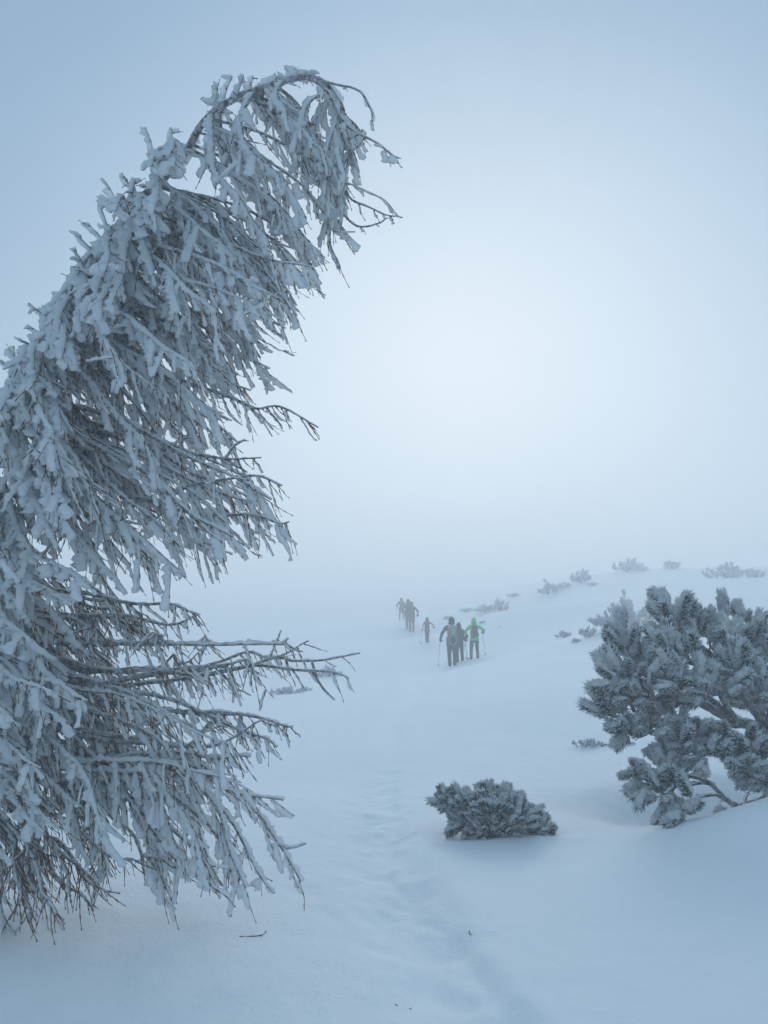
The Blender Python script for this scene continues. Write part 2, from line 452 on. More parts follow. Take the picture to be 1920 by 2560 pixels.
def build_larch():
    base = np.array([-2.75, 4.75])
    bz = hz(base[0], base[1]) - .05
    root = thing('larch_tree', 'tall wind bent larch thickly coated in white rime, arching in from the left edge', 'tree', (base[0], base[1], bz))
    org = np.array([base[0], base[1], bz])
    # stem in view coordinates + depth + radius
    stem = [(None, base[0], base[1], bz, .11)]
    for px, py, d, r in [(-190, 1700, 4.72, .10), (-150, 1400, 4.7, .09), (-80, 1150, 4.65, .080), (10, 920, 4.6, .068), (110, 730, 4.5, .055), (215, 560, 4.42, .044),
                         (320, 420, 4.35, .033), (395, 335, 4.32, .023), (440, 262, 4.3, .019), (500, 215, 4.28, .017), (570, 188, 4.26, .016), (650, 166, 4.25, .015), (705, 182, 4.24, .012),
                         (738, 240, 4.22, .0085), (754, 325, 4.2, .006), (736, 400, 4.2, .005), (716, 480, 4.2, .004)]:
        q = D(px, py, d)
        stem.append((None, q[0], q[1], q[2], r))
    S = spline(np.array([s[1:] for s in stem]), 150)
    SC, SR = S[:, :3], S[:, 3]
    a = Acc()
    rr = SR * (1 + .12 * (RNG.random(len(SR)) - .5))
    tube(a, SC - org, rr, 9)
    trunk = obj('trunk', a.mesh('trunk', [M_barkf]), root)
    a = Acc()
    rime_on(a, SC - org, SR * 1.3 + .05, SR * 1.05 + .008, rough=.42)
    obj('rime_crust', a.mesh('rime_crust', [M_rime]), trunk)

    # view row of every stem sample, to start branches from
    def proj_y(p):
        q = p - CAM
        f = q[1] * math.cos(PITCH) + q[2] * math.sin(PITCH)
        v = -q[1] * math.sin(PITCH) + q[2] * math.cos(PITCH)
        return (1280 - 2000 * v / f) / 1.15732
    SY = np.array([proj_y(p) for p in SC])
    tipi = int(np.argmin(SY))

    def stem_at(y, after=False):
        if after:
            i = tipi + int(np.argmin(np.abs(SY[tipi:] - y)))
        else:
            i = int(np.argmin(np.abs(SY[:tipi] - y)))
        return SC[i]

    CURVES = []
    def on_bough(px, py):
        q = D(px, py, 4.3)
        A = np.concatenate(CURVES); r_ = (A - CAM); r_ = r_ / r_[:, 1:2]; q_ = (q - CAM) / (q - CAM)[1]
        return A[int(np.argmin(np.linalg.norm(r_ - q_, axis=1)))]
    def branch(start, pts, r0, n_tw, tl, rw, spread=.5, tip_len=.0, down=.8, bare=.0, r1=.0035, s0=.12, thick=.42, windy=.6):
        """start world point, pts list of (px,py,depth) in the 1659 view"""
        pw = np.array([start] + [D(*p) for p in pts])
        n_tw = int(n_tw * 1.15); rw = rw * .88; thick = thick * .72
        Ltot = np.linalg.norm(np.diff(pw, axis=0), axis=1).sum()
        n = max(14, int(Ltot / .022))
        C = spline(pw, n)
        s = np.linspace(0, 1, n)
        C = C + np.sin(s[:, None] * (9 + RNG.random(3) * 6) + RNG.random(3) * 6) * .010 * Ltot * s[:, None]
        r = r0 * (1 - s) ** .8 + r1
        wood, ice = Acc(), Acc()
        tube(wood, C - org, r * .85 * (1 + .3 * (RNG.random(n) - .5)), 6, m=1)
        if rw > 0:
            rime_on(ice, C - org, (r * 1.1 + rw * (1.0 + .3 * RNG.random())), (r * .9 + rw * thick * .8))
        T = tangents(C)
        for k in range(n_tw):
            sk = s0 + (1 - s0) * ((k + RNG.random()) / n_tw) ** .9
            i = min(n - 1, int(sk * (n - 1)))
            t = T[i]
            side = np.cross(t, np.array([0, 0, 1.])); side /= np.linalg.norm(side) + 1e-9
            sg = 1 if k % 2 else -1
            d = t * (.38 + .45 * RNG.random()) + side * sg * spread * (.3 + RNG.random()) + np.array([0, 0, -1]) * down * (.45 + 1.0 * RNG.random()) + RNG.normal(size=3) * .16
            L = tl * (.45 + .85 * RNG.random()) * (1 - .35 * sk)
            if RNG.random() < .5:
                bend = np.array([.55 * windy, .0, -.15 + .3 * RNG.random()]) * RNG.random()
            else:
                bend = np.array([.10, 0, -.75]) * RNG.random()
            m = max(7, int(L / .016))
            if m % 3 == 1: m += 1
            W = curve_twig(C[i], d, L, bend, m)
            hh = height(W[:, 0], W[:, 1])
            if (W[:, 2] < hh - .01).any():
                continue
            tr = .0023 * (.8 + .5 * RNG.random())
            knobby(wood, W - org, tr * 1.2, tr * .7)
            f = RNG.random()
            if f > bare:
                ww = rw * (.6 + 1.6 * RNG.random() ** 1.5)
                e = m if RNG.random() < .3 else max(5, int(m * (.5 + .45 * RNG.random())))
                b0 = 0 if RNG.random() < .7 else int(RNG.integers(0, max(1, m // 4)))
                if e - b0 > 4:
                    rime_on(ice, W[b0:e] - org, np.full(e - b0, ww + tr), np.full(e - b0, ww * thick + .0022), ends=(.5, .75))
            # second order sprig
            if L > .2 and RNG.random() < .55:
                j = int(m * (.3 + .4 * RNG.random()))
                dd = (W[j + 1] - W[j]); dd /= np.linalg.norm(dd)
                d2 = dd + RNG.normal(size=3) * .5 + np.array([0, 0, -.2])
                L2 = L * (.3 + .3 * RNG.random()); m2 = max(6, int(L2 / .016))
                W2 = curve_twig(W[j], d2, L2, np.array([.2, 0, -.1]) * RNG.random(), m2)
                knobby(wood, W2 - org, tr, tr * .6)
                if RNG.random() > bare:
                    ww = rw * (.4 + .9 * RNG.random())
                    rime_on(ice, W2 - org, np.full(m2, ww + tr), np.full(m2, ww * thick + .0022))
        CURVES.append(C)
        b = obj('branch', wood.mesh('branch', [M_bark, M_barkf]), root)
        if ice.n:
            obj('rime_crust', ice.mesh('rime_crust', [M_rime]), b)
        return C

    # ---- named boughs that draw the outline (view coordinates, depth)
    tip = 4.2
    branch(SC[tipi], [(700, 190, 4.1), (750, 270, 4.05), (815, 312, 4.0), (868, 341, 3.98)], .006, 7, .16, .022, bare=.0, down=.4)
    branch(SC[tipi], [(720, 180, 4.2), (775, 196, 4.15), (800, 232, 4.12), (801, 268, 4.1)], .005, 3, .10, .018, down=.2)
    branch(stem_at(300, True), [(790, 285, 4.15), (772, 320, 4.15)], .004, 3, .12, .014)
    branch(stem_at(390, True), [(760, 430, 4.15), (815, 455, 4.1), (869, 472, 4.05)], .005, 5, .12, .007, bare=.2)
    branch(stem_at(400, True), [(765, 400, 4.15), (825, 430, 4.1), (866, 468, 4.05)], .004, 3, .10, .007, bare=.2)
    branch(stem_at(440, True), [(770, 488, 4.2), (820, 480, 4.18), (838, 470, 4.15)], .004, 2, .08, .008, bare=.3)
    branch(stem_at(470, True), [(712, 520, 4.2), (728, 560, 4.2), (735, 580, 4.2)], .004, 6, .16, .010, bare=.2)
    branch(stem_at(210, True), [(735, 300, 4.3), (720, 370, 4.3), (700, 420, 4.3)], .006, 9, .18, .022)
    branch(stem_at(175), [(600, 210, 4.1), (650, 270, 4.05), (700, 330, 4.0), (745, 380, 4.0)], .007, 13, .22, .026, down=.9)
    branch(stem_at(185), [(560, 240, 4.4), (620, 260, 4.45), (655, 320, 4.5), (665, 400, 4.5)], .007, 12, .22, .026)
    branch(stem_at(195), [(520, 260, 4.1), (540, 320, 4.0), (600, 380, 3.95), (665, 470, 3.9)], .008, 18, .24, .028)
    branch(stem_at(230), [(480, 290, 4.3), (500, 340, 4.35), (560, 420, 4.4), (600, 480, 4.4)], .008, 16, .22, .026)
    branch(stem_at(240), [(460, 300, 4.1), (470, 370, 4.0), (520, 430, 3.9), (580, 520, 3.9)], .008, 18, .22, .026)
    for (y0, x1, y1, x2, y2, dd) in [(190, 742, 260, 730, 350, .1), (200, 720, 290, 690, 360, -.1), (230, 735, 330, 745, 395, -.15), (260, 765, 330, 775, 372, .0), (300, 735, 380, 700, 470, .1),
                                     (330, 742, 420, 738, 500, -.1), (180, 690, 250, 668, 330, .1), (175, 660, 230, 640, 330, -.1), (360, 720, 450, 690, 530, .0), (240, 770, 270, 790, 300, .1)]:
        branch(stem_at(y0, True), [((x1 + 745) / 2 - 5, (y0 + y1) / 2, 4.2), (x1, y1, 4.2 + dd), (x2, y2, 4.2 + dd * 2)], .0035, 8, .17, .022, down=.9, windy=.5, bare=.08)
    # short stubs standing up over the crest, buried in rime
    for (x, y, x2, y2, dd) in [(470, 235, 468, 185, .0), (480, 225, 500, 165, .1), (510, 215, 525, 162, -.1), (540, 200, 545, 165, .1), (490, 240, 455, 220, -.1), (560, 195, 600, 165, 0),
                               (620, 172, 640, 150, .05), (650, 166, 690, 156, -.05), (372, 350, 370, 275, 0), (345, 385, 325, 300, .1), (330, 400, 350, 330, -.1), (300, 430, 262, 372, 0),
                               (270, 470, 232, 400, .1), (285, 450, 290, 385, -.1), (240, 515, 215, 440, .0), (215, 555, 165, 505, 0), (230, 530, 190, 480, .1), (190, 590, 160, 540, -.1),
                               (170, 625, 160, 575, 0), (150, 660, 135, 640, .1), (120, 700, 62, 655, 0), (100, 735, 60, 700, .1), (90, 760, 40, 730, -.1), (60, 820, 8, 785, 0), (40, 850, 30, 745, .1)]:
        c = D(x, y, 4.4 + dd)
        j = int(np.argmin(np.linalg.norm(SC - c, axis=1)))
        branch(SC[j], [(x, y, 4.38 + dd), (x2, y2, 4.3 + dd * 2)], .005, 5, .11, .026 if y > 300 else .030, down=.1, spread=.8, windy=-.4, thick=.6)

    # ---- flowing boughs, from the stem to the right-hand outline
    ends = [(668, 560, 500, 5), (640, 590, 480, 5), (600, 640, 520, 6), (555, 600, 430, 6), (615, 700, 590, 5), (590, 745, 620, 5), (560, 790, 600, 6), (500, 720, 520, 6), (535, 790, 640, 5),
            (450, 760, 560, 6), (470, 830, 640, 6), (545, 850, 690, 5), (500, 905, 700, 6), (430, 900, 680, 6), (520, 950, 760, 4), (420, 980, 740, 6),
            (585, 1060, 860, 6), (560, 1110, 880, 6), (595, 1120, 920, 4), (520, 1150, 900, 6), (480, 1170, 900, 6), (500, 1200, 960, 5), (420, 1180, 920, 6), (380, 1230, 960, 6), (320, 1240, 960, 6),
            (300, 1100, 820, 6), (330, 1000, 760, 6), (240, 1200, 940, 6), (200, 1080, 860, 6), (360, 860, 640, 6), (250, 900, 700, 6), (160, 980, 800, 6), (120, 1150, 950, 6)]
    rg_skip = np.random.default_rng(3)
    for (ex, ey, sy, nt_) in ends:
        st = stem_at(sy)
        for rep in range(2 if ey > 900 or rg_skip.random() < .5 else 3):
            dz = (RNG.random() - .5) * 1.3 - .1
            f = (ey - 500) / 700
            jx, jy = RNG.normal() * 12 - rep * 45, RNG.normal() * 14 - rep * 30
            sxp = (st[0] - CAM[0])
            q = st - CAM; ff = q[1] * math.cos(PITCH) + q[2] * math.sin(PITCH)
            spx = (960 + 2000 * q[0] / ff) / 1.15732
            X = lambda u: spx + (ex + jx - spx) * u
            Y = lambda u: sy + (ey + jy - sy) * (u ** 1.35)
            dp_ = 4.4 + dz
            mid = [(X(.33), Y(.33) - 12, 4.42 + dz * .4), (X(.68), Y(.68) - 6, 4.4 + dz * .8), (X(1), Y(1), dp_)]
            branch(st, mid, .010 - .002 * rep, 19 - 2 * rep, .36, .019 - .004 * min(1, max(0, f)) + .004 * (dz < 0), down=.75, bare=.12, windy=.8)
    for k in range(26):
        sy = 168 + 330 * RNG.random()
        st = stem_at(sy)
        ey = sy + 120 + 190 * RNG.random()
        ex = min(np.interp(ey, [250, 400, 560, 640], [690, 745, 715, 640]), np.interp(sy, [170, 500], [640, 300]) + 60 + 260 * RNG.random())
        dz = (RNG.random() - .5) * .9
        q = st - CAM; ff = q[1] * math.cos(PITCH) + q[2] * math.sin(PITCH)
        spx = (960 + 2000 * q[0] / ff) / 1.15732
        branch(st, [(spx + (ex - spx) * .4, sy + (ey - sy) * .22, 4.3 + dz * .4), (spx + (ex - spx) * .75, sy + (ey - sy) * .6, 4.3 + dz * .8), (ex, ey, 4.3 + dz)],
               .007, 19, .25, .020, down=.8, bare=.06, windy=.7)
    for k in range(20):       # clumps on the near face of the leaning stem
        sy = 330 + 520 * RNG.random()
        st = stem_at(sy)
        q = st - CAM; ff = q[1] * math.cos(PITCH) + q[2] * math.sin(PITCH)
        spx = (960 + 2000 * q[0] / ff) / 1.15732
        ex = spx - 70 + 150 * RNG.random(); ey = sy - 10 + 150 * RNG.random()
        branch(st, [((spx + ex) / 2, (sy + ey) / 2 - 35, 4.15), (ex, ey, 3.95 - .3 * RNG.random())], .006, 12, .16, .027, down=.7, bare=.0, spread=.9, thick=.55, windy=.2)
    for k in range(20):       # deep boughs filling the shaded heart of the crown
        sy = 900 + 420 * RNG.random(); st = stem_at(sy)
        ex = 60 + 260 * RNG.random(); ey = sy + 200 + 180 * RNG.random(); dz = .1 + .6 * RNG.random()
        branch(st, [(ex * .35 - 40, sy + (ey - sy) * .3, 4.5 + dz * .4), (ex * .7 - 10, sy + (ey - sy) * .65, 4.5 + dz * .8), (ex, ey, 4.5 + dz)], .009, 18, .27, .017, down=.75, bare=.25, windy=.6)
    # thin leaders beyond the outline
    branch(stem_at(760), [(300, 800, 4.3), (440, 840, 4.25), (510, 862, 4.2), (560, 883, 4.2), (610, 885, 4.2), (680, 918, 4.15)], .010, 16, .24, .007, bare=.45, s0=.3, down=.9)
    branch(stem_at(880), [(300, 960, 4.3), (430, 985, 4.25), (490, 987, 4.25), (557, 996, 4.2)], .010, 14, .16, .008, bare=.3, s0=.3)
    a0 = on_bough(487, 987)
    branch(a0, [(505, 965, 4.25), (530, 950, 4.25)], .004, 3, .05, .007, down=-.2)
    branch(a0, [(505, 1005, 4.25), (535, 1020, 4.25)], .004, 3, .06, .006)
    branch(stem_at(950), [(300, 1080, 4.2), (430, 1040, 4.1), (530, 1035, 4.1), (611, 1041, 4.05)], .009, 16, .26, .012, s0=.3, bare=.15, down=1.1)
    branch(stem_at(980), [(330, 1090, 4.2), (470, 1110, 4.1), (560, 1120, 4.1), (625, 1127, 4.05)], .009, 16, .26, .012, s0=.3, bare=.15, down=1.1)
    # ---- lower boughs: nearly level, browner, twigs hanging
    low = [(1260, [(150, 1280), (270, 1300), (360, 1305), (428, 1335)], .008, .35), (1300, [(150, 1330), (280, 1330), (380, 1350), (425, 1330)], .007, .4),
           (1330, [(150, 1390), (300, 1385), (470, 1398), (600, 1392), (630, 1372)], .008, .35), (1340, [(180, 1440), (330, 1450), (430, 1462), (520, 1440), (590, 1415), (640, 1432), (700, 1436), (768, 1409)], .007, .3),
           (1350, [(180, 1470), (340, 1470), (500, 1450), (600, 1440), (690, 1445), (742, 1478)], .007, .35), (1400, [(160, 1500), (330, 1530), (480, 1545), (590, 1560), (640, 1563)], .009, .35),
           (1380, [(160, 1480), (300, 1500), (420, 1530), (540, 1590), (605, 1615)], .010, .3), (1450, [(130, 1560), (280, 1600), (430, 1610), (520, 1590), (560, 1560)], .010, .4),
           (1480, [(120, 1600), (260, 1640), (400, 1630), (480, 1635), (545, 1645)], .015, .1), (1500, [(120, 1640), (260, 1660), (400, 1660), (500, 1700), (605, 1737)], .016, .2),
           (1500, [(150, 1620), (300, 1640), (420, 1650), (500, 1700), (560, 1760), (600, 1830), (640, 1895)], .020, .05), (1520, [(150, 1650), (280, 1670), (400, 1680), (470, 1750), (530, 1830), (600, 1925)], .018, .1),
           (1540, [(120, 1680), (240, 1690), (350, 1700), (430, 1770), (480, 1850), (520, 1880)], .020, .05), (1540, [(120, 1690), (220, 1710), (320, 1740), (380, 1800), (440, 1880), (470, 1908)], .018, .1),
           (1560, [(80, 1720), (180, 1740), (280, 1800), (320, 1850), (348, 1866)], .005, .5), (1580, [(80, 1740), (160, 1790), (240, 1850), (310, 1870)], .005, .6),
           (1600, [(60, 1780), (130, 1830), (190, 1900), (240, 1945)], .005, .6), (1620, [(40, 1800), (100, 1860), (150, 1920), (195, 1968)], .005, .6),
           (1640, [(30, 1830), (70, 1900), (100, 1950), (115, 1975)], .006, .5), (1640, [(20, 1830), (40, 1900), (60, 1960), (70, 1995)], .008, .4), (1640, [(-10, 1830), (0, 1920), (10, 1980), (28, 2025)], .012, .2),
           (1420, [(100, 1500), (220, 1540), (330, 1600), (400, 1680)], .016, .1), (1460, [(90, 1560), (180, 1620), (260, 1700), (300, 1790)], .014, .2), (1360, [(100, 1440), (220, 1480), (330, 1530), (420, 1560)], .014, .2),
           (1500, [(60, 1600), (130, 1700), (170, 1790), (200, 1850)], .010, .3), (1560, [(30, 1680), (90, 1770), (130, 1860), (150, 1930)], .007, .4), (1300, [(60, 1400), (120, 1500), (150, 1600), (160, 1700)], .016, .1)]
    for k, (sy, pts, rw, bare) in enumerate(low):
        st = stem_at(sy)
        for rep in range(3):
            dz = (RNG.random() - .5) * 1.3 if rep else -.15
            lift = (RNG.random() - .5) * 60 if rep else 0
            sh = -(95 if pts[-1][0] < 625 else 150) * rep * (.6 + .8 * RNG.random()) if rep else 0
            pp = []
            for q, (x, y) in enumerate(pts):
                u = (q + 1) / len(pts)
                dep = 4.5 + dz * u - .15 * u
                pp.append((x + sh * u, y + lift * u, dep))
            # keep above the snow
            wp = np.array([D(*p) for p in pp])
            if (wp[:, 2] < height(wp[:, 0], wp[:, 1]) + .02).any() and rep:
                continue
            branch(st, pp, .010, 19 if rep else (15 if pts[-1][0] < 660 and pts[-1][1] != 1372 else 8), .25 if rep else .19, rw * (1.15 if sy < 1555 else .9), bare=bare * (.7 if sy < 1555 else 1.2), down=.95, spread=.6, windy=.6, s0=.2)
    q0 = on_bough(600, 1830); branch(q0, [(628, 1833, q0[1]), (662, 1823, q0[1])], .003, 1, .03, .014, down=0)
    q0 = on_bough(585, 1418); branch(q0, [(598, 1385, q0[1]), (608, 1362, q0[1])], .003, 1, .03, .002, down=0)
    q0 = on_bough(625, 1395); branch(q0, [(640, 1405, q0[1]), (655, 1408, q0[1])], .003, 1, .03, .003, down=0)
    q0 = on_bough(672, 1437); branch(q0, [(690, 1475, q0[1]), (722, 1512, q0[1])], .003, 1, .03, .003, down=0)
    # ---- windward clumps on the near face and left edge: fat rime
    for k in range(64):
        y = 640 + 1200 * RNG.random()
        ys = max(200, y - 120 - 120 * RNG.random())
        st = stem_at(ys)
        left = np.interp(y, [560, 700, 800, 2000], [160, 60, -20, -60])
        x = left + 20 + RNG.random() ** 1.4 * np.interp(y, [640, 1000, 1500, 2000], [230, 300, 330, 90])
        dep = 3.75 + RNG.random() * .6
        q = D(x, y, dep)
        if q[2] < hz(q[0], q[1]) + .05: continue
        q2 = st - CAM; spx = (960 + 2000 * q2[0] / (q2[1] * math.cos(PITCH) + q2[2] * math.sin(PITCH))) / 1.15732
        branch(st, [(spx * .5 + x * .5, (y + ys) / 2 - 15, (dep + 4.5) / 2), (x, y, dep)], .009, 17, .22, .024 + .008 * RNG.random() - .010 * (y > 1650), down=.8, bare=.03 + .3 * (y > 1650), spread=.7, thick=.5)
build_larch()

# ------------------------------------------------------------------ dwarf pines: frosted shoots on bare boughs
def shoot_arrays(L, rad, n_need, seed, nlen=.036, rings=9, thick=.0035, bare=0.0):
    """one foxtail shoot along +X, frost heaped on its +Z side and windward side"""
    rg = np.random.default_rng(seed)
    acc = Acc()
    s = np.linspace(0, 1, rings)
    C = np.stack([s * L, .012 * np.sin(s * 4 + seed), .02 * s ** 2], 1)
    t, u, v = frames(C, (0, 0, 1))
    k = 9
    prof = np.sqrt(np.clip(1 - ((s - .55) / .56) ** 2, .06, 1))
    ang = np.arange(k) * 2 * math.pi / k
    rr = rad * .60 * prof[:, None] * (1 + .85 * (rg.random((rings, k)) - .5)) * (1 + .50 * np.cos(ang)[None])
    V = C[:, None] + u[:, None] * (rr * np.cos(ang)[None])[..., None] + v[:, None] * (rr * np.sin(ang)[None])[..., None]
    Q, T = grid_faces(rings, k)
    qa = Q[:, 0] % k
    top = np.cos(ang[qa])
    up = top > -.5 + bare
    acc.V.append(V.reshape(-1, 3)); acc.n += rings * k
    acc.Q.append(Q); acc.mq.append(np.where(up, 0, 2))
    acc.T.append(T); acc.mt.append(np.zeros(len(T), int))
    # needles: slim three-sided spikes swept forward
    a = rg.random(n_need) * 2 * math.pi
    sx = rg.random(n_need) ** .8
    base = np.stack([sx * L * .97, np.zeros(n_need), .02 * sx ** 2], 1)
    rad_d = np.stack([np.zeros(n_need), np.sin(a), np.cos(a)], 1)
    fw = .55 + .5 * rg.random(n_need) + .8 * np.clip(sx - .8, 0, 1) * 4
    d = rad_d + fw[:, None] * np.array([1., 0, 0]) + rg.normal(size=(n_need, 3)) * .18
    d /= np.linalg.norm(d, axis=1, keepdims=True)
    ln = nlen * (.7 + .6 * rg.random(n_need))
    base = base + rad_d * rad * .30
    tipp = base + d * ln[:, None]
    e1 = np.cross(d, rad_d); e1 /= np.linalg.norm(e1, axis=1, keepdims=True) + 1e-9
    e2 = np.cross(d, e1)
    frost = (np.cos(a) > -.45 + bare) | (rg.random(n_need) < .45 - .6 * bare)
    th = np.where(frost, thick * 1.7, thick * .8)[:, None]
    mid = base + d * ln[:, None] * .6
    vs = np.stack([base + e1 * th, base - .5 * e1 * th + .87 * e2 * th, base - .5 * e1 * th - .87 * e2 * th, 
                   mid + e1 * th * .9, mid - .5 * e1 * th * .9 + .87 * e2 * th * .9, mid - .5 * e1 * th * .9 - .87 * e2 * th * .9, tipp], 1).reshape(-1, 3)
    b = (np.arange(n_need) * 7)[:, None, None]
    q1 = np.array([(0, 1, 4, 3), (1, 2, 5, 4), (2, 0, 3, 5)])[None] + b
    t1 = np.array([(3, 4, 6), (4, 5, 6), (5, 3, 6)])[None] + b
    acc.Q.append(q1.reshape(-1, 4) + acc.n); acc.mq.append(np.repeat(np.where(frost, 1, 2), 3))
    acc.T.append(t1.reshape(-1, 3) + acc.n); acc.mt.append(np.repeat(np.where(frost, 1, 2), 3))
    acc.V.append(vs); acc.n += len(vs)
    return acc
lit_through(M_nfrost, .3)
M_nfar = mat('haze_paled_frosted_needle', (.45, .50, .52), .8, noise=6, col2=(.66, .70, .73))  # needles of far bushes, colour paled beyond their frost to imitate denser fog
PM = [M_rime, M_nfrost, M_needle]
SHOOTS = [shoot_arrays(.12 + .03 * (i % 3), .044 + .007 * (i % 2), 330, 100 + i, nlen=.038, thick=.0024, bare=.18).mesh('frosted_shoot', PM) for i in range(6)]
GREEN_SHOOTS = [shoot_arrays(.12 + .03 * (i % 3), .046, 330, 200 + i, nlen=.042, thick=.0026, bare=.42).mesh('frosted_shoot', PM) for i in range(4)]

def aim(d, roll=0.0):
    """rotation taking +X to d while keeping +Z as upright as it can be"""
    x = Vector(d).normalized()
    z = Vector((-.25, -.1, 1)); z = (z - x * z.dot(x))
    if z.length < .15: z = Vector((-1, 0, .2)); z = z - x * z.dot(x)
    z.normalize(); y = z.cross(x)
    m = Matrix((x, y, z)).transposed()
    return m @ Matrix.Rotation(roll, 3, 'X')

def put_shoot(parent, p, d, k, size=1.0, kind=None):
    kind = kind or SHOOTS
    o = bpy.data.objects.new('frosted_shoot', kind[k % len(kind)])
    COL.objects.link(o)
    o.parent = parent
    m = aim(d, (random.random() - .5) * .8).to_4x4()
    sc3 = Matrix.Diagonal((size * (.9 + .3 * random.random()), size * (.85 + .3 * random.random()), size * (.85 + .3 * random.random()), 1))
    o.matrix_local = Matrix.Translation(Vector(p)) @ m @ sc3
    return o

def pine(root, org, limbs, mapper, size=1.0, dens=1.0, side=.20, seed=1, kind=None):
    """limbs: list of (radius, n_shoots, [(u, v, depth) ...]) through mapper; each a bough with its frosted shoots"""
    rg = np.random.default_rng(seed); random.seed(seed)
    cnt = 0
    for (r0, ns, pts) in limbs:
        W = np.array([mapper(*p) for p in pts])
        Lt = np.linalg.norm(np.diff(W, axis=0), axis=1).sum()
        n = max(10, int(Lt / .035))
        C = spline(W, n)
        s = np.linspace(0, 1, n)
        C = C + np.sin(s[:, None] * (11 + rg.random(3) * 6) + rg.random(3) * 6) * .012 * size
        wood = Acc()
        rad = r0 * (1 - .72 * s)
        tube(wood, C - org, rad * (1 + .25 * (rg.random(n) - .5)), 7)
        T = tangents(C)
        plan = []
        ns = int(ns * dens)
        for k in range(ns):
            if k < 2:
                i = n - 1
                d = T[i] + rg.normal(size=3) * (.15 if k == 0 else .45)
                plan.append((C[i], d)); continue
            sk = .30 + .70 * rg.random() ** .75
            i = min(n - 2, int(sk * n))
            sd = rg.normal(size=3); sd -= T[i] * (sd @ T[i]); sd /= np.linalg.norm(sd)
            sd[2] = sd[2] * .8 + .25
            ln = side * (.25 + .9 * rg.random()) * size * (1.15 - .5 * sk)
            e = C[i] + T[i] * ln * .8 + sd * ln
            tw = spline(np.array([C[i], C[i] + T[i] * ln * .55 + sd * ln * .35, e]), 5)
            tube(wood, tw - org, np.linspace(.008, .005, 5) * size, 5)
            plan.append((e, T[i] * .5 + sd * .8 + np.array([0, 0, .25])))
        ice = Acc()
        rime_on(ice, C - org, rad * .9 + .012 * size, rad * .8 + .002, ref=np.array([-.5, -.2, .8]))
        b = obj('bough', wood.mesh('bough', [M_pbark]), root)
        obj('rime_crust', ice.mesh('rime_crust', [M_rime]), b)
        for (p, d) in plan:
            if p[2] < hz(p[0], p[1]) - .01: continue
            put_shoot(b, p - org, d, cnt, size * (.75 + .75 * rg.random() ** 1.3), kind); cnt += 1
    return cnt

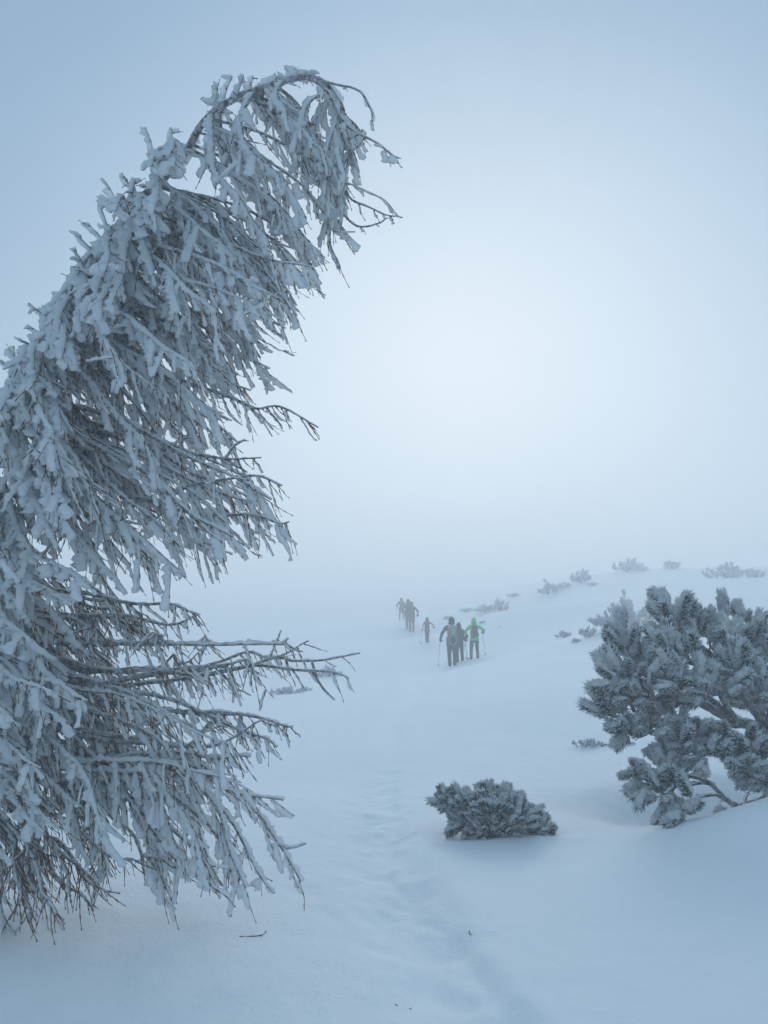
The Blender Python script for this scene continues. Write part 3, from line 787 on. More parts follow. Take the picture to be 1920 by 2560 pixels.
def big_pine():
    px0, py0, d0 = 1900, 2010, 7.4
    base = P(px0, py0, d0)
    org = np.array([base[0], base[1], hz(base[0], base[1])])
    root = thing('mountain_pine', 'large spreading mountain pine caked in rime over a snow hollow at the right edge', 'tree', org)
    M = lambda cx, cy, d: P(1380 + (cx + 60 + 40 * max(0, 1 - cx / 900)) * .3255, 1440 + (cy + 8 + 105 * max(0, 1 - cy / 1300)) * .3255, d)
    B = (1750, 1700, 7.5)
    H = (1600, 1150, 7.5)
    limbs = [
        (.045, 4, [B, H, (1500, 900, 7.6), (1420, 650, 7.6), (1400, 450, 7.6), (1340, 330, 7.5), (1290, 210, 7.5)]),
        (.040, 15, [H, (1450, 950, 7.4), (1300, 700, 7.3), (1150, 520, 7.3), (950, 400, 7.3), (860, 280, 7.3)]),
        (.020, 12, [(1150, 520, 7.3), (1000, 430, 7.5), (900, 330, 7.6), (820, 230, 7.6)]),
        (.030, 9, [(1300, 700, 7.3), (1120, 520, 7.6), (1040, 400, 7.7), (1015, 300, 7.7)]),
        (.022, 8, [(1300, 700, 7.3), (1200, 520, 7.7), (1150, 420, 7.7), (1130, 330, 7.7)]),
        (.030, 8, [(1500, 900, 7.6), (1450, 700, 7.8), (1380, 500, 7.9), (1370, 350, 7.9), (1400, 250, 7.9)]),
        (.025, 9, [(1500, 900, 7.6), (1420, 650, 7.2), (1360, 480, 7.1), (1310, 380, 7.1)]),
        (.022, 9, [(1500, 900, 7.6), (1500, 680, 7.5), (1480, 520, 7.5), (1490, 400, 7.5)]),
        (.025, 10, [H, (1640, 900, 7.6), (1600, 650, 7.6), (1570, 480, 7.6)]),
        (.025, 12, [H, (1700, 950, 7.4), (1680, 760, 7.4), (1660, 610, 7.4)]),
        (.045, 14, [H, (1350, 1080, 7.3), (1100, 960, 7.2), (900, 880, 7.1), (700, 740, 7.1), (560, 620, 7.1), (490, 480, 7.1)]),
        (.018, 8, [(560, 620, 7.1), (480, 540, 7.2), (420, 440, 7.2)]),
        (.022, 12, [(900, 880, 7.1), (760, 760, 7.3), (650, 640, 7.4), (590, 560, 7.4)]),
        (.022, 10, [(900, 880, 7.1), (820, 740, 7.4), (740, 640, 7.5), (700, 580, 7.5)]),
        (.022, 12, [(700, 740, 7.1), (600, 760, 6.9), (500, 740, 6.8), (420, 770, 6.8)]),
        (.022, 12, [(900, 880, 7.1), (750, 900, 6.9), (600, 880, 6.8), (450, 850, 6.8)]),
        (.030, 10, [(1350, 1080, 7.3), (1150, 900, 6.9), (1000, 780, 6.7), (870, 800, 6.6)]),
        (.026, 13, [(1300, 700, 7.3), (1150, 640, 6.9), (1020, 600, 6.8), (880, 560, 6.8), (800, 550, 6.8)]),
        (.024, 12, [(1300, 700, 7.3), (1080, 640, 7.0), (940, 560, 7.1), (820, 480, 7.2)]),
        (.022, 11, [(1350, 1080, 7.3), (1250, 900, 6.8), (1180, 820, 6.6), (1100, 760, 6.6)]),
        (.035, 8, [H, (1350, 1120, 7.4), (1100, 1120, 7.3), (900, 1130, 7.2), (700, 1130, 7.1), (560, 1120, 7.0), (450, 1080, 6.9), (330, 1040, 6.9)]),
        (.018, 8, [(700, 1130, 7.1), (600, 1040, 7.2), (540, 980, 7.2), (500, 940, 7.2)]),
        (.016, 7, [(560, 1120, 7.0), (520, 1150, 6.9), (480, 1180, 6.9)]),
        (.018, 8, [(900, 1130, 7.2), (760, 1160, 7.0), (660, 1200, 6.9), (600, 1220, 6.9)]),
        (.022, 14, [(1100, 1120, 7.3), (950, 1060, 7.4), (820, 1010, 7.5), (730, 1010, 7.5)]),
        (.020, 12, [(1100, 1120, 7.3), (980, 1180, 7.0), (880, 1240, 6.9), (900, 1270, 6.9)]),
        (.020, 12, [(1350, 1120, 7.4), (1150, 1180, 7.0), (1020, 1260, 6.9), (950, 1310, 6.8)]),
        (.030, 16, [H, (1500, 1250, 7.1), (1350, 1300, 6.9), (1200, 1340, 6.8), (1090, 1390, 6.7)]),
        (.028, 16, [H, (1550, 1300, 7.0), (1480, 1400, 6.8), (1420, 1480, 6.7)]),
        (.026, 14, [H, (1660, 1300, 7.0), (1620, 1480, 6.8), (1540, 1600, 6.7)]),
        (.026, 14, [(1750, 1300, 7.2), (1700, 1420, 7.0), (1660, 1520, 6.8), (1640, 1600, 6.7)]),
        (.028, 14, [H, (1620, 1000, 7.0), (1560, 820, 6.8), (1480, 720, 6.7), (1400, 680, 6.7)]),
        (.024, 12, [H, (1560, 1040, 7.9), (1450, 960, 8.1), (1340, 900, 8.2), (1250, 860, 8.2)]),
        (.024, 14, [(1750, 1100, 7.8), (1640, 1050, 8.0), (1540, 960, 8.1), (1480, 900, 8.1)]),
        # low boughs reaching out over the hollow
        (.024, 5, [(1560, 1700, 7.3), (1400, 1780, 7.1), (1290, 1710, 7.0), (1150, 1600, 6.9), (1000, 1540, 6.85), (850, 1520, 6.8), (700, 1490, 6.8), (560, 1500, 6.8)]),
        (.012, 4, [(1000, 1540, 6.85), (930, 1480, 6.9), (880, 1430, 6.9)]),
        (.010, 3, [(850, 1520, 6.8), (800, 1490, 6.85), (770, 1470, 6.85)]),
        (.010, 4, [(700, 1490, 6.8), (670, 1550, 6.75), (650, 1590, 6.7)]),
        (.012, 6, [(1150, 1600, 6.9), (1000, 1590, 6.75), (870, 1640, 6.65), (750, 1690, 6.6)]),
        (.010, 4, [(1000, 1590, 6.75), (900, 1600, 6.8), (840, 1610, 6.8)]),
        (.012, 5, [(1290, 1710, 7.0), (1130, 1680, 6.7), (1020, 1720, 6.55), (920, 1800, 6.45)]),
        (.010, 1, [(1400, 1780, 7.1), (1290, 1720, 7.0), (1230, 1760, 6.9)]),
        (.010, 1, [(1400, 1780, 7.1), (1450, 1690, 7.0), (1430, 1640, 7.0)]),
    ]
    a = Acc()
    tr = np.array([M(1900, 2000, 7.6), M(1800, 1850, 7.55), M(*B), M(1680, 1400, 7.5), M(*H)])
    tr[0][2] = org[2] - .1
    tube(a, spline(tr, 20) - org, np.linspace(.08, .05, 20), 9)
    obj('trunk', a.mesh('trunk', [M_pbark]), root)
    a = Acc(); tube(a, spline(np.array([M(1900, 2000, 7.6), M(1720, 1750, 7.4), M(1560, 1700, 7.3)]), 10) - org, np.linspace(.04, .026, 10), 7)
    obj('bough', a.mesh('bough', [M_pbark]), root)
    n = pine(root, org, limbs, M, size=1.0, dens=1.35, side=.10, seed=5)
    print('big pine shoots', n)
big_pine()

def low_pine():
    dd = ground_at(1266, 2090)[1] - 6.05
    M = lambda cx, cy, d: P(1060 + cx * .217, 1900 + (cy * .80 + 222) * .217, d + dd)
    g = M(950, 860, 6.25)
    org = np.array([g[0], g[1], hz(g[0], g[1])])
    root = thing('dwarf_pine', 'small half buried dwarf pine leaning left in the open snow, dark green beneath its frost', 'shrub', org)
    S = (1050, 800, 6.3)
    limbs = [(.016, 9, [S, (950, 560, 6.3), (760, 400, 6.25), (520, 330, 6.2), (330, 320, 6.2), (240, 330, 6.15)]),
             (.012, 9, [(950, 560, 6.3), (880, 400, 6.35), (760, 330, 6.4), (680, 290, 6.4)]),
             (.012, 9, [(950, 560, 6.3), (960, 420, 6.35), (930, 330, 6.4), (880, 280, 6.4)]),
             (.010, 8, [(760, 400, 6.25), (620, 400, 6.15), (500, 440, 6.1), (430, 480, 6.1)]),
             (.010, 7, [(760, 400, 6.25), (620, 520, 6.1), (520, 600, 6.05), (430, 680, 6.0)]),
             (.010, 8, [(950, 560, 6.3), (820, 560, 6.1), (720, 620, 6.0), (650, 680, 6.0)]),
             (.010, 8, [S, (960, 700, 6.1), (880, 640, 6.05), (800, 620, 6.0)]),
             (.012, 9, [S, (1050, 620, 6.35), (1100, 520, 6.4), (1150, 500, 6.4)]),
             (.010, 6, [S, (1120, 660, 6.3), (1180, 600, 6.3), (1210, 600, 6.3)]),
             (.012, 9, [S, (900, 800, 6.1), (780, 810, 6.0), (620, 830, 6.0)]),
             (.012, 9, [S, (1130, 790, 6.1), (1250, 800, 6.0), (1400, 850, 5.98), (1490, 900, 5.97)]),
             (.010, 9, [(950, 560, 6.3), (860, 500, 6.0), (760, 520, 5.9), (640, 480, 5.9)]),
             (.010, 9, [S, (900, 640, 6.0), (900, 520, 5.9), (860, 430, 5.9)]),
             (.010, 9, [S, (1000, 640, 6.0), (1010, 520, 5.9), (1000, 420, 6.0)]),
             (.010, 8, [S, (980, 740, 5.95), (1000, 660, 5.85), (1080, 620, 5.85)]),
             (.010, 9, [(760, 400, 6.25), (700, 460, 6.0), (600, 440, 5.95), (520, 400, 5.95)]),
             (.010, 8, [S, (860, 760, 5.95), (760, 740, 5.9), (690, 760, 5.9)]),
             (.010, 8, [S, (1100, 720, 6.15), (1220, 690, 6.1), (1300, 720, 6.1)])]
    a = Acc(); q = M(*S); tube(a, spline(np.array([[q[0] + .03, q[1], org[2] - .08], q, M(950, 560, 6.3)]), 8) - org, np.linspace(.022, .014, 8), 7)
    obj('trunk', a.mesh('trunk', [M_pbark]), root)
    print('low pine shoots', pine(root, org, limbs, M, size=.60, dens=2.6, side=.10, seed=9, kind=GREEN_SHOOTS))
low_pine()

# far bushes: the same kind, a few merged forms reused
FAR_SHOOT = [shoot_arrays(.18, .05, 46, 300 + i, nlen=.055, rings=5, thick=.006) for i in range(3)]
def bush_mesh(seed, w, h, n):
    rg = np.random.default_rng(seed)
    acc = Acc()
    for k in range(n):
        sa = FAR_SHOOT[k % 3]
        a = rg.random() * 6.28; rr = rg.random() ** .6
        x, y = math.cos(a) * rr * w, math.sin(a) * rr * w * .6
        lobes = .55 + .45 * math.sin(a * 2.3 + seed) * math.cos(rr * 5 + seed)
        z = h * (1 - .75 * rr) * (.25 + .75 * rg.random()) * max(.25, lobes)
        d = np.array([x * 1.2 / w, y / w, .35 + .9 * rg.random()])
        m = np.array(aim(d, rg.random() * 2))
        s = .8 + .7 * rg.random()
        V = np.concatenate(sa.V) @ (m.T) * s + np.array([x, y, z])
        acc.V.append(V)
        for q, mq in zip(sa.Q, sa.mq): acc.Q.append(q + acc.n); acc.mq.append(mq)
        for q, mq in zip(sa.T, sa.mt): acc.T.append(q + acc.n); acc.mt.append(mq)
        acc.n += len(V)
    return acc.mesh('foliage', [M_rime, M_nfrost, M_nfar])
def stem_mesh(seed, w, h):
    rg = np.random.default_rng(seed + 50); a = Acc()
    for k in range(7):
        an = rg.random() * 6.28; e = np.array([math.cos(an) * w * .6, math.sin(an) * w * .35, h * .5])
        tube(a, spline(np.array([[0, 0, -.15], e * .45 + np.array([0, 0, .05]), e]), 6), np.linspace(.03, .012, 6), 5)
    return a.mesh('stem', [M_pbark])
FORMS = []
for i, (w_, h_, n_) in enumerate([(.55, .85, 44), (.85, 1.1, 80), (1.2, 1.2, 110), (.35, 1.2, 40), (.8, .45, 40)]):
    FORMS.append((bush_mesh(40 + i, w_, h_, n_), stem_mesh(i, w_, h_), w_, h_))

def far_bush(px, py, wpx, form, label, group=None, hs=1.0, rz=0.0):
    g = ground_at(px, py)
    d = g[1]
    f, st, bw, bh = FORMS[form]
    s = wpx * d / 2000 / (2 * bw) * 1.12
    r = thing('frosted_pine_bush', label, 'shrub', (g[0], g[1], g[2] - (.04 if d > 15 else .0)), rz, group or 'frosted pine bushes scattered over the slope')
    r.scale = (s, s, s * hs)
    obj('foliage', f, r); obj('stem', st, r)
    return d

BUSHES = [
    (1548, 1568, 120, 1, 'frosted pine bush just behind the big pine at its top left', 1.0, .3),
    (1563, 1548, 42, 3, 'upright frosted pine top rising from the bush behind the big pine', 1.2, 1.),
    (1620, 1548, 70, 0, 'low frosted bush joining the left shoulder of the big pine', .7, 2.),
    (1472, 1592, 42, 0, 'dark tipped frosted sprig left of the big pine, right one of its patch', 1.1, .5),
    (1440, 1606, 26, 0, 'smallest dark sprig at the foot of the patch left of the big pine', .8, 1.5),
    (1412, 1594, 36, 0, 'faint pale sprig at the left end of the patch left of the big pine', .9, 2.5),
    (1468, 1868, 70, 4, 'nearly buried pine bough lying flat in the snow left of the big pine', .9, .2),
    (1575, 1862, 30, 4, 'buried needle tuft between the flat bough and the big pine', .7, .8),
    (822, 1692, 52, 1, 'dark green pine top showing behind the tip of the longest larch bough', 1.2, .4),
    (712, 1735, 72, 4, 'low frosted pine hummock below the long larch bough', 1.0, .3),
    (762, 1728, 36, 0, 'pale round frosted tuft right of the low hummock below the larch bough', .7, 2.2),
    (1213, 1532, 52, 1, 'frosted bush in the haze above the green walker, left one of three', .8, .6),
    (1250, 1528, 44, 0, 'tall frosted bush in the haze above the green walker, right one of three', 1.2, 1.8),
    (1165, 1530, 40, 4, 'low bush in the haze between the dark and the green walker', .9, 1.),
    (1120, 1548, 34, 4, 'faint low bush in the haze just above the dark hooded walker', 1.0, 2.),
    (1207, 1557, 26, 4, 'tiny tuft in the snow just behind the green walker', .8, 2.),
    (1253, 1568, 16, 4, 'tiny lone tuft on the open snow right of the green walker', .6, .4),
    (1372, 1548, 16, 4, 'tiny twig tuft on the open slope between the walkers and the big pine', .5, .9),
    (1370, 1486, 34, 3, 'hazy bush at the lower left end of the slanting row on the hillside', .8, .1),
    (1410, 1470, 52, 1, 'hazy bush in the middle of the slanting row on the hillside', .6, .9),
    (1452, 1456, 62, 1, 'hazy bush at the upper right end of the slanting row on the hillside', 1.1, 1.7),
    (1484, 1464, 20, 0, 'small hazy bush on its own below the slanting row on the hillside', .8, 2.7),
    (1283, 1492, 34, 4, 'very faint bush alone in the fog above the open slope', 1.1, .4),
    (1570, 1430, 72, 4, 'long low bush almost lost in fog, left of the skyline bushes', 1.6, .2),
    (1680, 1422, 48, 0, 'ghostly bush in the fog between the skyline bushes', .8, 1.2),
    (1820, 1446, 120, 2, 'widest ghostly bush in the fog near the upper right skyline', .9, .5),
    (1890, 1444, 46, 0, 'small ghostly bush in the fog at the right end of the skyline', .9, 1.5),
    (1862, 1468, 12, 4, 'speck of a twig on the snow below the skyline bushes', .6, 1.5),
    (1752, 1490, 14, 4, 'speck of a twig on the slope above the big pine', .6, 2.5),
    (1700, 1560, 60, 0, 'frosted sprig showing through the top of the big pine from behind', .8, 2.1),
]
for b in BUSHES:
    dd = far_bush(b[0], b[1], b[2], b[3], b[4], hs=b[5], rz=b[6])
    print('bush', b[:2], round(dd, 1))

def litter(px, py, pts, r, label, name='fallen_twig'):
    g = ground_at(px, py)
    a = Acc()
    C = spline(np.array(pts, float), 12)
    C[:, 2] += height(g[0] + C[:, 0], g[1] + C[:, 1]) - g[2]
    knobby(a, C, r, r * .6)
    o = obj(name, a.mesh(name, [M_bark]), None, label=label, category='twig')
    o.location = (g[0], g[1], g[2])
litter(655, 2345, [(-.12, -.01, -.003), (-.06, -.015, .001), (0, 0, .006), (.02, .02, .022)], .003, 'thin curved twig poking from the snow near the larch foot')
litter(1174, 2343, [(0, .02, .012), (.0, .0, .004), (.012, -.012, .003)], .0026, 'tiny hooked bit of bark on the snow beside the track')
litter(1012, 2522, [(-.04, .01, .004), (-.015, .004, -.004), (.01, 0, -.003), (.028, -.01, .004)], .0018, 'hair thin twig almost under the snow at the bottom of the picture')
litter(1520, 1866, [(-.08, 0, .01), (0, 0, .02), (.1, .0, .008)], .008, 'dark broken stick on the snow beside the flat pine bough')

# ------------------------------------------------------------------ walkers
def cloth(name, col, rough=.8, col2=None):
    return mat(name, col, rough, noise=9, col2=col2 or tuple(min(1, c * 1.35 + .004) for c in col), bump=(28, .7, .02), spec=.2)
C_black = cloth('black_shell', (.007, .008, .011)); C_dark = cloth('dark_trousers', (.016, .018, .022)); C_brown = cloth('brown_shell', (.030, .022, .022))
C_green = cloth('green_shell', (.012, .52, .09)); C_slate = cloth('slate_cloth', (.045, .055, .075)); C_pack = cloth('grey_pack', (.075, .085, .095))
C_lgrey = cloth('light_grey_mesh', (.24, .26, .27)); C_pink = cloth('pink_fleece', (.75, .16, .20)); C_vest = cloth('grey_vest', (.10, .105, .12))
C_red = cloth('red_webbing', (.65, .07, .05)); C_boot = cloth('boot_leather', (.012, .012, .012), .6); C_skin = mat('skin', (.62, .40, .32), .6)
C_glove = cloth('glove_cloth', (.010, .014, .030)); M_alu = mat('pole_metal', (.30, .31, .33), .35, metallic=.7); M_rub = mat('pole_rubber', (.015, .015, .016), .7)
M_eye = mat('eye', (.02, .015, .012), .2)

_ico = None
def unit_sphere():
    global _ico
    if _ico is None:
        bm = bmesh.new(); bmesh.ops.create_icosphere(bm, subdivisions=2, radius=1)
        _ico = (np.array([v.co[:] for v in bm.verts]), np.array([[v.index for v in f.verts] for f in bm.faces])); bm.free()
    return _ico

def chain(acc, p0, p1, r0, r1):
    p0, p1 = np.array(p0, float), np.array(p1, float)
    r0 = np.broadcast_to(np.array(r0, float), (3,)); r1 = np.broadcast_to(np.array(r1, float), (3,))
    L = np.linalg.norm(p1 - p0); n = max(2, int(L / (min(r0.min(), r1.min()) * .38)) + 1)
    V, F = unit_sphere()
    for k in range(n):
        u = k / (n - 1)
        acc.add(V * (r0 * (1 - u) + r1 * u) + p0 * (1 - u) + p1 * u, T=F)

def remeshed(acc, voxel, name, mats, smooth_iter=3):
    me = acc.mesh(name, mats)
    o = bpy.data.objects.new('tmp', me); COL.objects.link(o)
    m = o.modifiers.new('r', 'REMESH'); m.mode = 'VOXEL'; m.voxel_size = voxel; m.use_smooth_shade = True
    if smooth_iter:
        k = o.modifiers.new('s', 'SMOOTH'); k.factor = .5; k.iterations = smooth_iter
    dg = bpy.context.evaluated_depsgraph_get(); dg.update()
    out = bpy.data.meshes.new_from_object(o.evaluated_get(dg))
    out.name = name
    bpy.data.objects.remove(o); bpy.data.meshes.remove(me)
    out.materials.clear()
    for q in mats: out.materials.append(q)
    return out

def limb_mid(a, b, l1, l2, push):
    a, b, push = map(lambda q: np.array(q, float), (a, b, push))
    d = b - a; L = min(np.linalg.norm(d), (l1 + l2) * .999); dn = d / np.linalg.norm(d)
    x = (L * L + l1 * l1 - l2 * l2) / (2 * L); h = math.sqrt(max(0, l1 * l1 - x * x))
    push = push - dn * (push @ dn); push /= np.linalg.norm(push) + 1e-9
    return a + dn * x + push * h

def superq(acc, c, h, e=.45, nu=14, nv=10, rot=None, m=0):
    u = np.linspace(0, 2 * math.pi, nu, endpoint=False); v = np.linspace(-math.pi / 2, math.pi / 2, nv)
    pw = lambda a: np.sign(a) * np.abs(a) ** e
    X = np.stack([pw(np.cos(v))[:, None] * pw(np.cos(u))[None] * h[0], pw(np.cos(v))[:, None] * pw(np.sin(u))[None] * h[1], np.repeat(pw(np.sin(v))[:, None], nu, 1) * h[2]], -1).reshape(-1, 3)
    if rot is not None: X = X @ np.array(rot).T
    Q, T = grid_faces(nv, nu)
    acc.add(X + np.array(c), Q, T, m)

def glove(parent, hand, pole_dir, fore_dir, side):
    """mitt closed round a pole at `hand`: palm, four unequal bent fingers and a thumb"""
    z = -np.array(pole_dir, float); z /= np.linalg.norm(z)
    f = np.array(fore_dir, float); f = f - z * (f @ z); f /= np.linalg.norm(f) + 1e-9
    g = np.cross(z, f) * side
    a = Acc()
    H = np.array(hand, float)
    V, F = unit_sphere()
    pal = V[:, 0:1] * g * .020 + V[:, 1:2] * f * .045 + V[:, 2:3] * z * .048
    a.add(pal + H + g * .034 - f * .02, T=F)
    for i, (ln, rr) in enumerate([(1.0, .0125), (1.1, .013), (1.05, .0125), (.85, .011)]):
        th = np.linspace(-.3, 3.6 * ln, 8)
        C = H + z * (.034 - .023 * i) + np.outer(np.cos(th), g) * .031 + np.outer(np.sin(th), f) * .033
        tube(a, C, np.linspace(rr * 1.1, rr * .85, 8), 6)
    C = spline(np.array([H + g * .03 - f * .045 + z * .03, H + g * .0 - f * .045 + z * .05, H - g * .025 - f * .02 + z * .045, H - g * .03 + f * .008 + z * .035]), 8)
    tube(a, C, np.linspace(.016, .011, 8), 6)
    tube(a, np.array([H + g * .03 - f * .04, H + g * .015 - f * .10 + z * .0, H - f * .16]), np.array([.036, .040, .046]), 8)
    obj('glove', a.mesh('glove', [C_glove]), parent)

def walker(px, py, hpx, spec, label, sink=.03):
    g = ground_at(px, py)
    dist = g[1]
    s = hpx * dist / 2000 / 1.76
    root = thing('person', label, 'person', (g[0], g[1], g[2] - sink), spec.get('rz', 0), 'walkers in single file heading into the fog', scale=s)
    lean = spec.get('lean', .06); yl = lambda z: lean * max(0, (z - .9)) / .5
    bulk = spec.get('bulk', 1.0)
    a = Acc()
    hip = .90
    hx = spec.get('sway', 0)
    chain(a, (hx, 0, .93), (hx * .5, yl(1.12), 1.12), (.165 * bulk, .125 * bulk, .12), (.155 * bulk, .12 * bulk, .12))
    chain(a, (hx * .5, yl(1.12), 1.12), (0, yl(1.36), 1.36), (.155 * bulk, .12 * bulk, .12), (.185 * bulk, .125 * bulk, .11))
    chain(a, (-.13, yl(1.42), 1.42), (.13, yl(1.42), 1.42), (.085, .09, .075), (.085, .09, .075))
    chain(a, (0, yl(1.45), 1.45), (0, yl(1.56) + .01, 1.56), .075, .065)
    chain(a, (0, yl(1.62) + .02, 1.60), (0, yl(1.62) + .03, 1.67), (.078, .095, .09), (.078, .095, .095))
    chain(a, (0, yl(1.62) + .12, 1.615), (0, yl(1.62) + .125, 1.635), .016, .012)
    if spec.get('coat', True):
        chain(a, (hx, -.01, .90), (hx, 0, 1.0), (.178 * bulk, .145 * bulk, .10), (.165 * bulk, .13 * bulk, .10))
    feet = spec['feet']
    for sd, (fx, fy, fz) in zip((-1, 1), feet):
        h = np.array([hx + sd * .092, 0, hip]); an = np.array([fx, fy - .03, fz + .10])
        kn = limb_mid(h, an, .43, .41, (sd * .05, 1, 0))
        chain(a, h, kn, .108 * bulk, .078); chain(a, kn, an, .078, .066)
        chain(a, an, (fx, fy + .0, fz + .05), .062, .052); chain(a, (fx, fy - .06, fz + .05), (fx + sd * .02, fy + .15, fz + .045), .05, (.045, .05, .038))
    hands = spec['hands']; fores = []
    for sd, hnd in zip((-1, 1), hands):
        sh = np.array([sd * .185 * bulk, yl(1.42), 1.40]); hn = np.array(hnd, float)
        v = hn - sh
        if np.linalg.norm(v) > .56: hn = sh + v / np.linalg.norm(v) * .56
        el = limb_mid(sh, hn, .29, .28, (sd * .7, -.6, -.2))
        chain(a, sh, el, .072, .056); chain(a, el, hn - (hn - el) * .22, .056, .044)
        fores.append((hn, hn - el))
    me = remeshed(a, .014 if dist < 40 else .02, 'body', [spec['jacket'], spec['legs'], C_boot, C_skin, spec.get('sleeve', spec['jacket'])], 3)
    n = len(me.vertices); co = np.empty(n * 3); me.vertices.foreach_get('co', co); co = co.reshape(-1, 3)
    no = np.empty(n * 3); me.vertices.foreach_get('normal', no); no = no.reshape(-1, 3)
    f = vnoise(co[:, 0] * 14 + co[:, 2] * 6, co[:, 2] * 22 + co[:, 1] * 9, 71) + .5 * vnoise(co[:, 0] * 30, co[:, 2] * 44, 72)
    co += no * (f * .018)[:, None]
    me.vertices.foreach_set('co', co.ravel())
    m = len(me.polygons); ce = np.empty(m * 3); me.polygons.foreach_get('center', ce); ce = ce.reshape(-1, 3)
    hem = spec.get('hem', .84)
    idx = np.where(ce[:, 2] < hem, 1, 0); idx[ce[:, 2] < .14] = 2
    arm = np.zeros(m, bool)
    for hn, fd in fores:
        el = hn - fd
        t = np.clip(((ce - el) @ fd) / (fd @ fd), 0, 1); arm |= np.linalg.norm(ce - el - t[:, None] * fd, axis=1) < .10
    idx[arm] = 4
    idx[(np.abs(ce[:, 0]) > .185 * bulk) & (ce[:, 2] > hem + .15)] = 4
    idx[(ce[:, 2] > 1.54) & (ce[:, 1] > yl(1.62) + .04)] = 3
    me.polygons.foreach_set('material_index', idx.astype(np.int32))
    me.update()
    obj('body', me, root)
    for sd in (-1, 1):
        e = Acc(); V, F = unit_sphere(); e.add(V * .011 + np.array([sd * .032, yl(1.62) + .108, 1.66]), T=F); obj('eye', e.mesh('eye', [M_eye]), root)
    # hood with an open front and a soft collar
    th = np.linspace(.0, 2.55, 12); ph = np.linspace(math.radians(50), math.radians(310), 20) + math.pi / 2
    TH, PH = np.meshgrid(th, ph, indexing='ij')
    rx = .112 * np.ones_like(TH) + .03 * sstep(1.7, 2.5, TH); ry = .135 + .03 * sstep(1.7, 2.5, TH)
    hz_ = .15
    X = np.sin(TH).clip(.02) * np.cos(PH) * rx * (1 + .35 * sstep(1.9, 2.5, TH)); Y = np.sin(TH).clip(.02) * np.sin(PH) * ry * (1 + .25 * sstep(1.9, 2.5, TH)) + yl(1.62) + .015
    Z = 1.635 + np.cos(TH) * hz_ + .010 * vnoise(PH * 3, TH * 4, 5)
    V = np.stack([X, Y, Z], -1).reshape(-1, 3); i = np.arange(11)[:, None] * 20 + np.arange(19)[None]
    hd = obj('hood' if spec.get('hood', True) else 'hair', mesh_from('hood', V, [np.stack([i, i + 20, i + 21, i + 1], -1).reshape(-1, 4)], spec.get('hoodmat', spec['jacket'])), root)
    so_ = hd.modifiers.new('t', 'SOLIDIFY'); so_.thickness = .012
    for sd, (hn, fd), (pole) in zip((-1, 1), fores, spec['poles']):
        pd = (np.array(pole) - hn) if pole is not None else np.array([0, .1, -1.])
        pd = pd / np.linalg.norm(pd)
        glove(root, hn, pd, fd, sd)
    mw = Matrix.Translation(root.location) @ Matrix.Rotation(spec.get('rz', 0), 4, 'Z') @ Matrix.Scale(s, 4)
    for k, (sd, (hn, fd), pole) in enumerate(zip((-1, 1), fores, spec['poles'])):
        if pole is None: continue
        hw = np.array(mw @ Vector(hn)); tw = np.array(mw @ Vector(pole)); 
        tw[2] = hz(tw[0], tw[1]) - .04
        ax = (hw - tw) / np.linalg.norm(hw - tw)
        t = thing('trekking_pole', spec['pole_labels'][k], 'trekking pole', tw, 0, 'trekking poles held by the walkers')
        Lp = np.linalg.norm(hw - tw)
        q = Acc(); st = np.array([0, .45, .452, .8, .802, 1.0]) * Lp
        tube(q, ax[None] * st[:, None], np.array([.006, .0065, .0085, .0085, .010, .010]), 7); obj('shaft', q.mesh('shaft', [M_alu]), t)
        q = Acc(); tube(q, ax[None] * (Lp + np.array([-.07, -.04, 0, .03, .055, .065]))[:, None], np.array([.013, .016, .014, .016, .020, .010]), 8); obj('grip', q.mesh('grip', [M_rub]), t)
        q = Acc(); tube(q, ax[None] * np.array([.085, .09, .105, .11])[:, None], np.array([.01, .042, .040, .01]), 10); obj('basket', q.mesh('basket', [M_rub]), t)
    return root, s, mw, yl

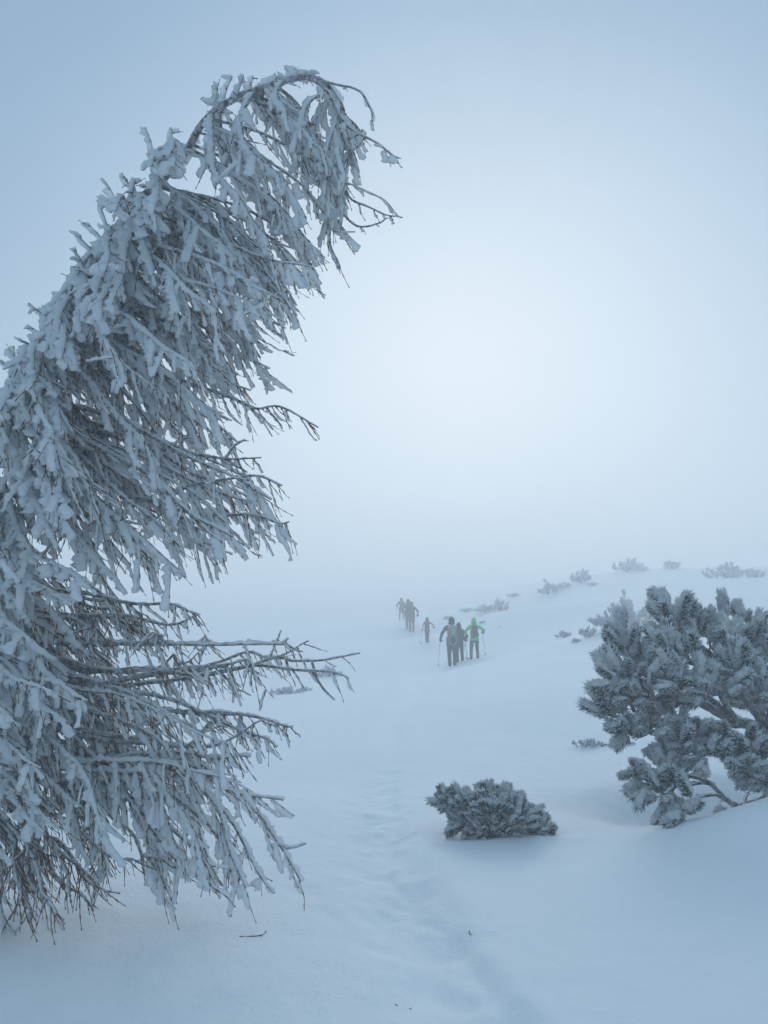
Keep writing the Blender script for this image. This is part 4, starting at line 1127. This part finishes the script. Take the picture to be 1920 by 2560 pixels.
def pack(root_info, label, kind):
    root, s, mw, yl = root_info
    z0, z1, wd, dp, main = {'big': (.74, 1.47, .20, .13, C_pack), 'day': (.93, 1.43, .145, .10, C_pack), 'dark': (.92, 1.50, .17, .12, C_black), 'slim': (.95, 1.44, .15, .09, C_vest)}[kind]
    zc = (z0 + z1) / 2
    loc = mw @ Vector((0, yl(zc) - .12 - dp, zc))
    t = thing('backpack', label, 'backpack', loc, root.rotation_euler.z, 'backpacks worn by the walkers', scale=s)
    h = (z1 - z0) / 2
    a = Acc(); superq(a, (0, 0, -.02), (wd * .92, dp, h * .88), .55)
    v = a.V[0]; v[:, 0] += .02 * vnoise(v[:, 2] * 12, v[:, 1] * 20, 3); v[:, 1] += .03 * vnoise(v[:, 2] * 10, v[:, 0] * 16, 4)
    body = obj('pack_body', a.mesh('pack_body', [main]), t)
    a = Acc(); superq(a, (0, .01, h * .86), (wd * .86, dp * .95, h * .2), .6); obj('lid', a.mesh('lid', [main if kind != 'big' else C_lgrey]), t)
    if kind == 'big':
        a = Acc(); superq(a, (.02, -dp * .95, h * .42), (.085, .035, .13), .8); obj('upper_pocket', a.mesh('upper_pocket', [C_lgrey]), t)
        a = Acc(); superq(a, (.01, -dp * .95, -h * .52), (.11, .045, .14), .75); obj('lower_pocket', a.mesh('lower_pocket', [C_black]), t)
        a = Acc()
        for sd in (-1, 1):
            tube(a, spline(np.array([(sd * .13, -dp * .9, h * .8), (sd * .075, -dp * 1.22, h * .1), (sd * .12, -dp * 1.2, -h * .4), (sd * .06, -dp * 1.35, -h * .86)]), 14), .012, 5)
        tube(a, spline(np.array([(-.12, -dp * 1.22, -h * .5), (-.08, -dp * 1.4, -h * .84), (.08, -dp * 1.4, -h * .84), (.12, -dp * 1.22, -h * .5)]), 12), .013, 5)
        obj('compression_strap', a.mesh('compression_strap', [C_lgrey]), t)
        a = Acc(); superq(a, (-.135, -dp * 1.0, h * .60), (.032, .02, .07), .6); tube(a, np.array([(-.135, -dp * 1.02, h * .5), (-.128, -dp * 1.2, h * .1), (-.125, -dp * 1.18, -h * .15)]), .013, 5)
        obj('red_strap', a.mesh('red_strap', [C_red]), t)
    else:
        a = Acc(); superq(a, (0, -dp * .95, -h * .25), (wd * .68, .035, h * .45), .6); obj('front_pocket', a.mesh('front_pocket', [main if kind != 'day' else C_slate]), t)
    for sd in (-1, 1):
        a = Acc(); superq(a, (sd * wd * .97, 0, -h * .45), (.03, dp * .6, h * .35), .7); obj('side_pocket', a.mesh('side_pocket', [main]), t)
        a = Acc(); C = spline(np.array([(sd * .09, dp * .8, h * .75), (sd * .115, dp + .13, h * .82 + .02), (sd * .12, dp + .26, h * .45), (sd * .14, dp + .24, -h * .2), (sd * .15, dp * .9, -h * .6)]), 16)
        tube(a, C, .017, 6); obj('shoulder_strap', a.mesh('shoulder_strap', [main]), t)

def sp(**k): return k
near = walker(1131, 1665, 120, sp(jacket=C_black, legs=C_dark, feet=[(-.10, -.10, 0), (.10, .10, .0)], hands=[(-.41, .22, .93), (.47, .26, .96)], poles=[(-.50, .25, .0), (.66, .75, 0)],
    bulk=1.08, hem=.80, pole_labels=['pole in the left hand of the walker with the big grey pack', 'pole in the right hand of the big pack walker, slanting towards the green walker']),
    'person in black hooded jacket walking away with a big grey pack and two poles')
pack(near, 'big grey and black backpack with a red strap on the nearest walker', 'big')
second = walker(1149, 1655, 97, sp(jacket=C_brown, legs=C_brown, feet=[(-.08, .1, 0), (.12, -.1, 0)], hands=[(-.30, .3, 1.0), (.32, .30, 1.0)], poles=[None, (.36, .5, 0)], lean=.14,
    pole_labels=['', 'thin pole of the half hidden walker, seen just left of the green walker']), 'person in dark brown clothes half hidden behind the walker with the big grey pack')
pack(second, 'dark backpack on the half hidden walker, showing beside the big grey pack', 'dark')
green = walker(1187, 1648, 101, sp(jacket=C_green, legs=C_slate, feet=[(-.15, .05, 0), (.13, -.05, 0)], hands=[(-.35, .18, .98), (.38, .28, 1.16)], poles=[(-.46, .55, 0), (.52, .45, 0)], hem=.80,
    pole_labels=['pole in the left hand of the green walker', 'pole in the right hand of the green walker, the rightmost of all']), 'person in bright green hooded jacket and slate trousers with a grey pack')
pack(green, 'plain grey daypack on the back of the green jacket', 'day')
pinkp = walker(1068, 1606, 62, sp(jacket=C_vest, sleeve=C_pink, hoodmat=C_vest, legs=C_slate, feet=[(-.05, .12, 0), (.06, -.12, 0)], hands=[(-.34, .15, .86), (.52, .12, 1.05)], poles=[(-.45, -.35, .0), None], hem=.82, rz=-.1,
    pole_labels=['short looking pole trailing from the left hand of the pink sleeved walker', '']), 'person with pink sleeves under a grey vest, right arm held out')
pack(pinkp, 'slim grey backpack on the pink sleeved walker', 'slim')
dark = walker(1029, 1581, 75, sp(jacket=C_black, legs=C_dark, feet=[(-.08, .1, 0), (.10, -.1, 0)], hands=[(-.32, .2, .95), (.34, .2, .95)], poles=[(-.42, .3, 0), (.46, .3, 0)], bulk=1.15, lean=.10,
    pole_labels=['faint pole left of the bulky grey figure in the fog', 'faint pole right of the bulky grey figure in the fog']), 'person as a bulky dark grey figure with a pack, front one of the foggy pair')
pack(dark, 'dark backpack bulging on the bulky grey figure in the fog', 'dark')
walker(1021, 1574, 74, sp(jacket=C_dark, legs=C_dark, feet=[(-.08, -.1, 0), (.10, .1, 0)], hands=[(-.28, .2, .95), (.28, .2, .95)], poles=[None, None]), 'person almost hidden behind the bulky grey figure, only head and shoulder showing')
walker(1004, 1549, 54, sp(jacket=C_dark, legs=C_dark, feet=[(-.16, .05, 0), (.17, -.05, 0)], hands=[(-.34, .15, .95), (.30, .2, .95)], poles=[None, None], bulk=1.15), 'person as the farthest and palest grey silhouette at the head of the file')
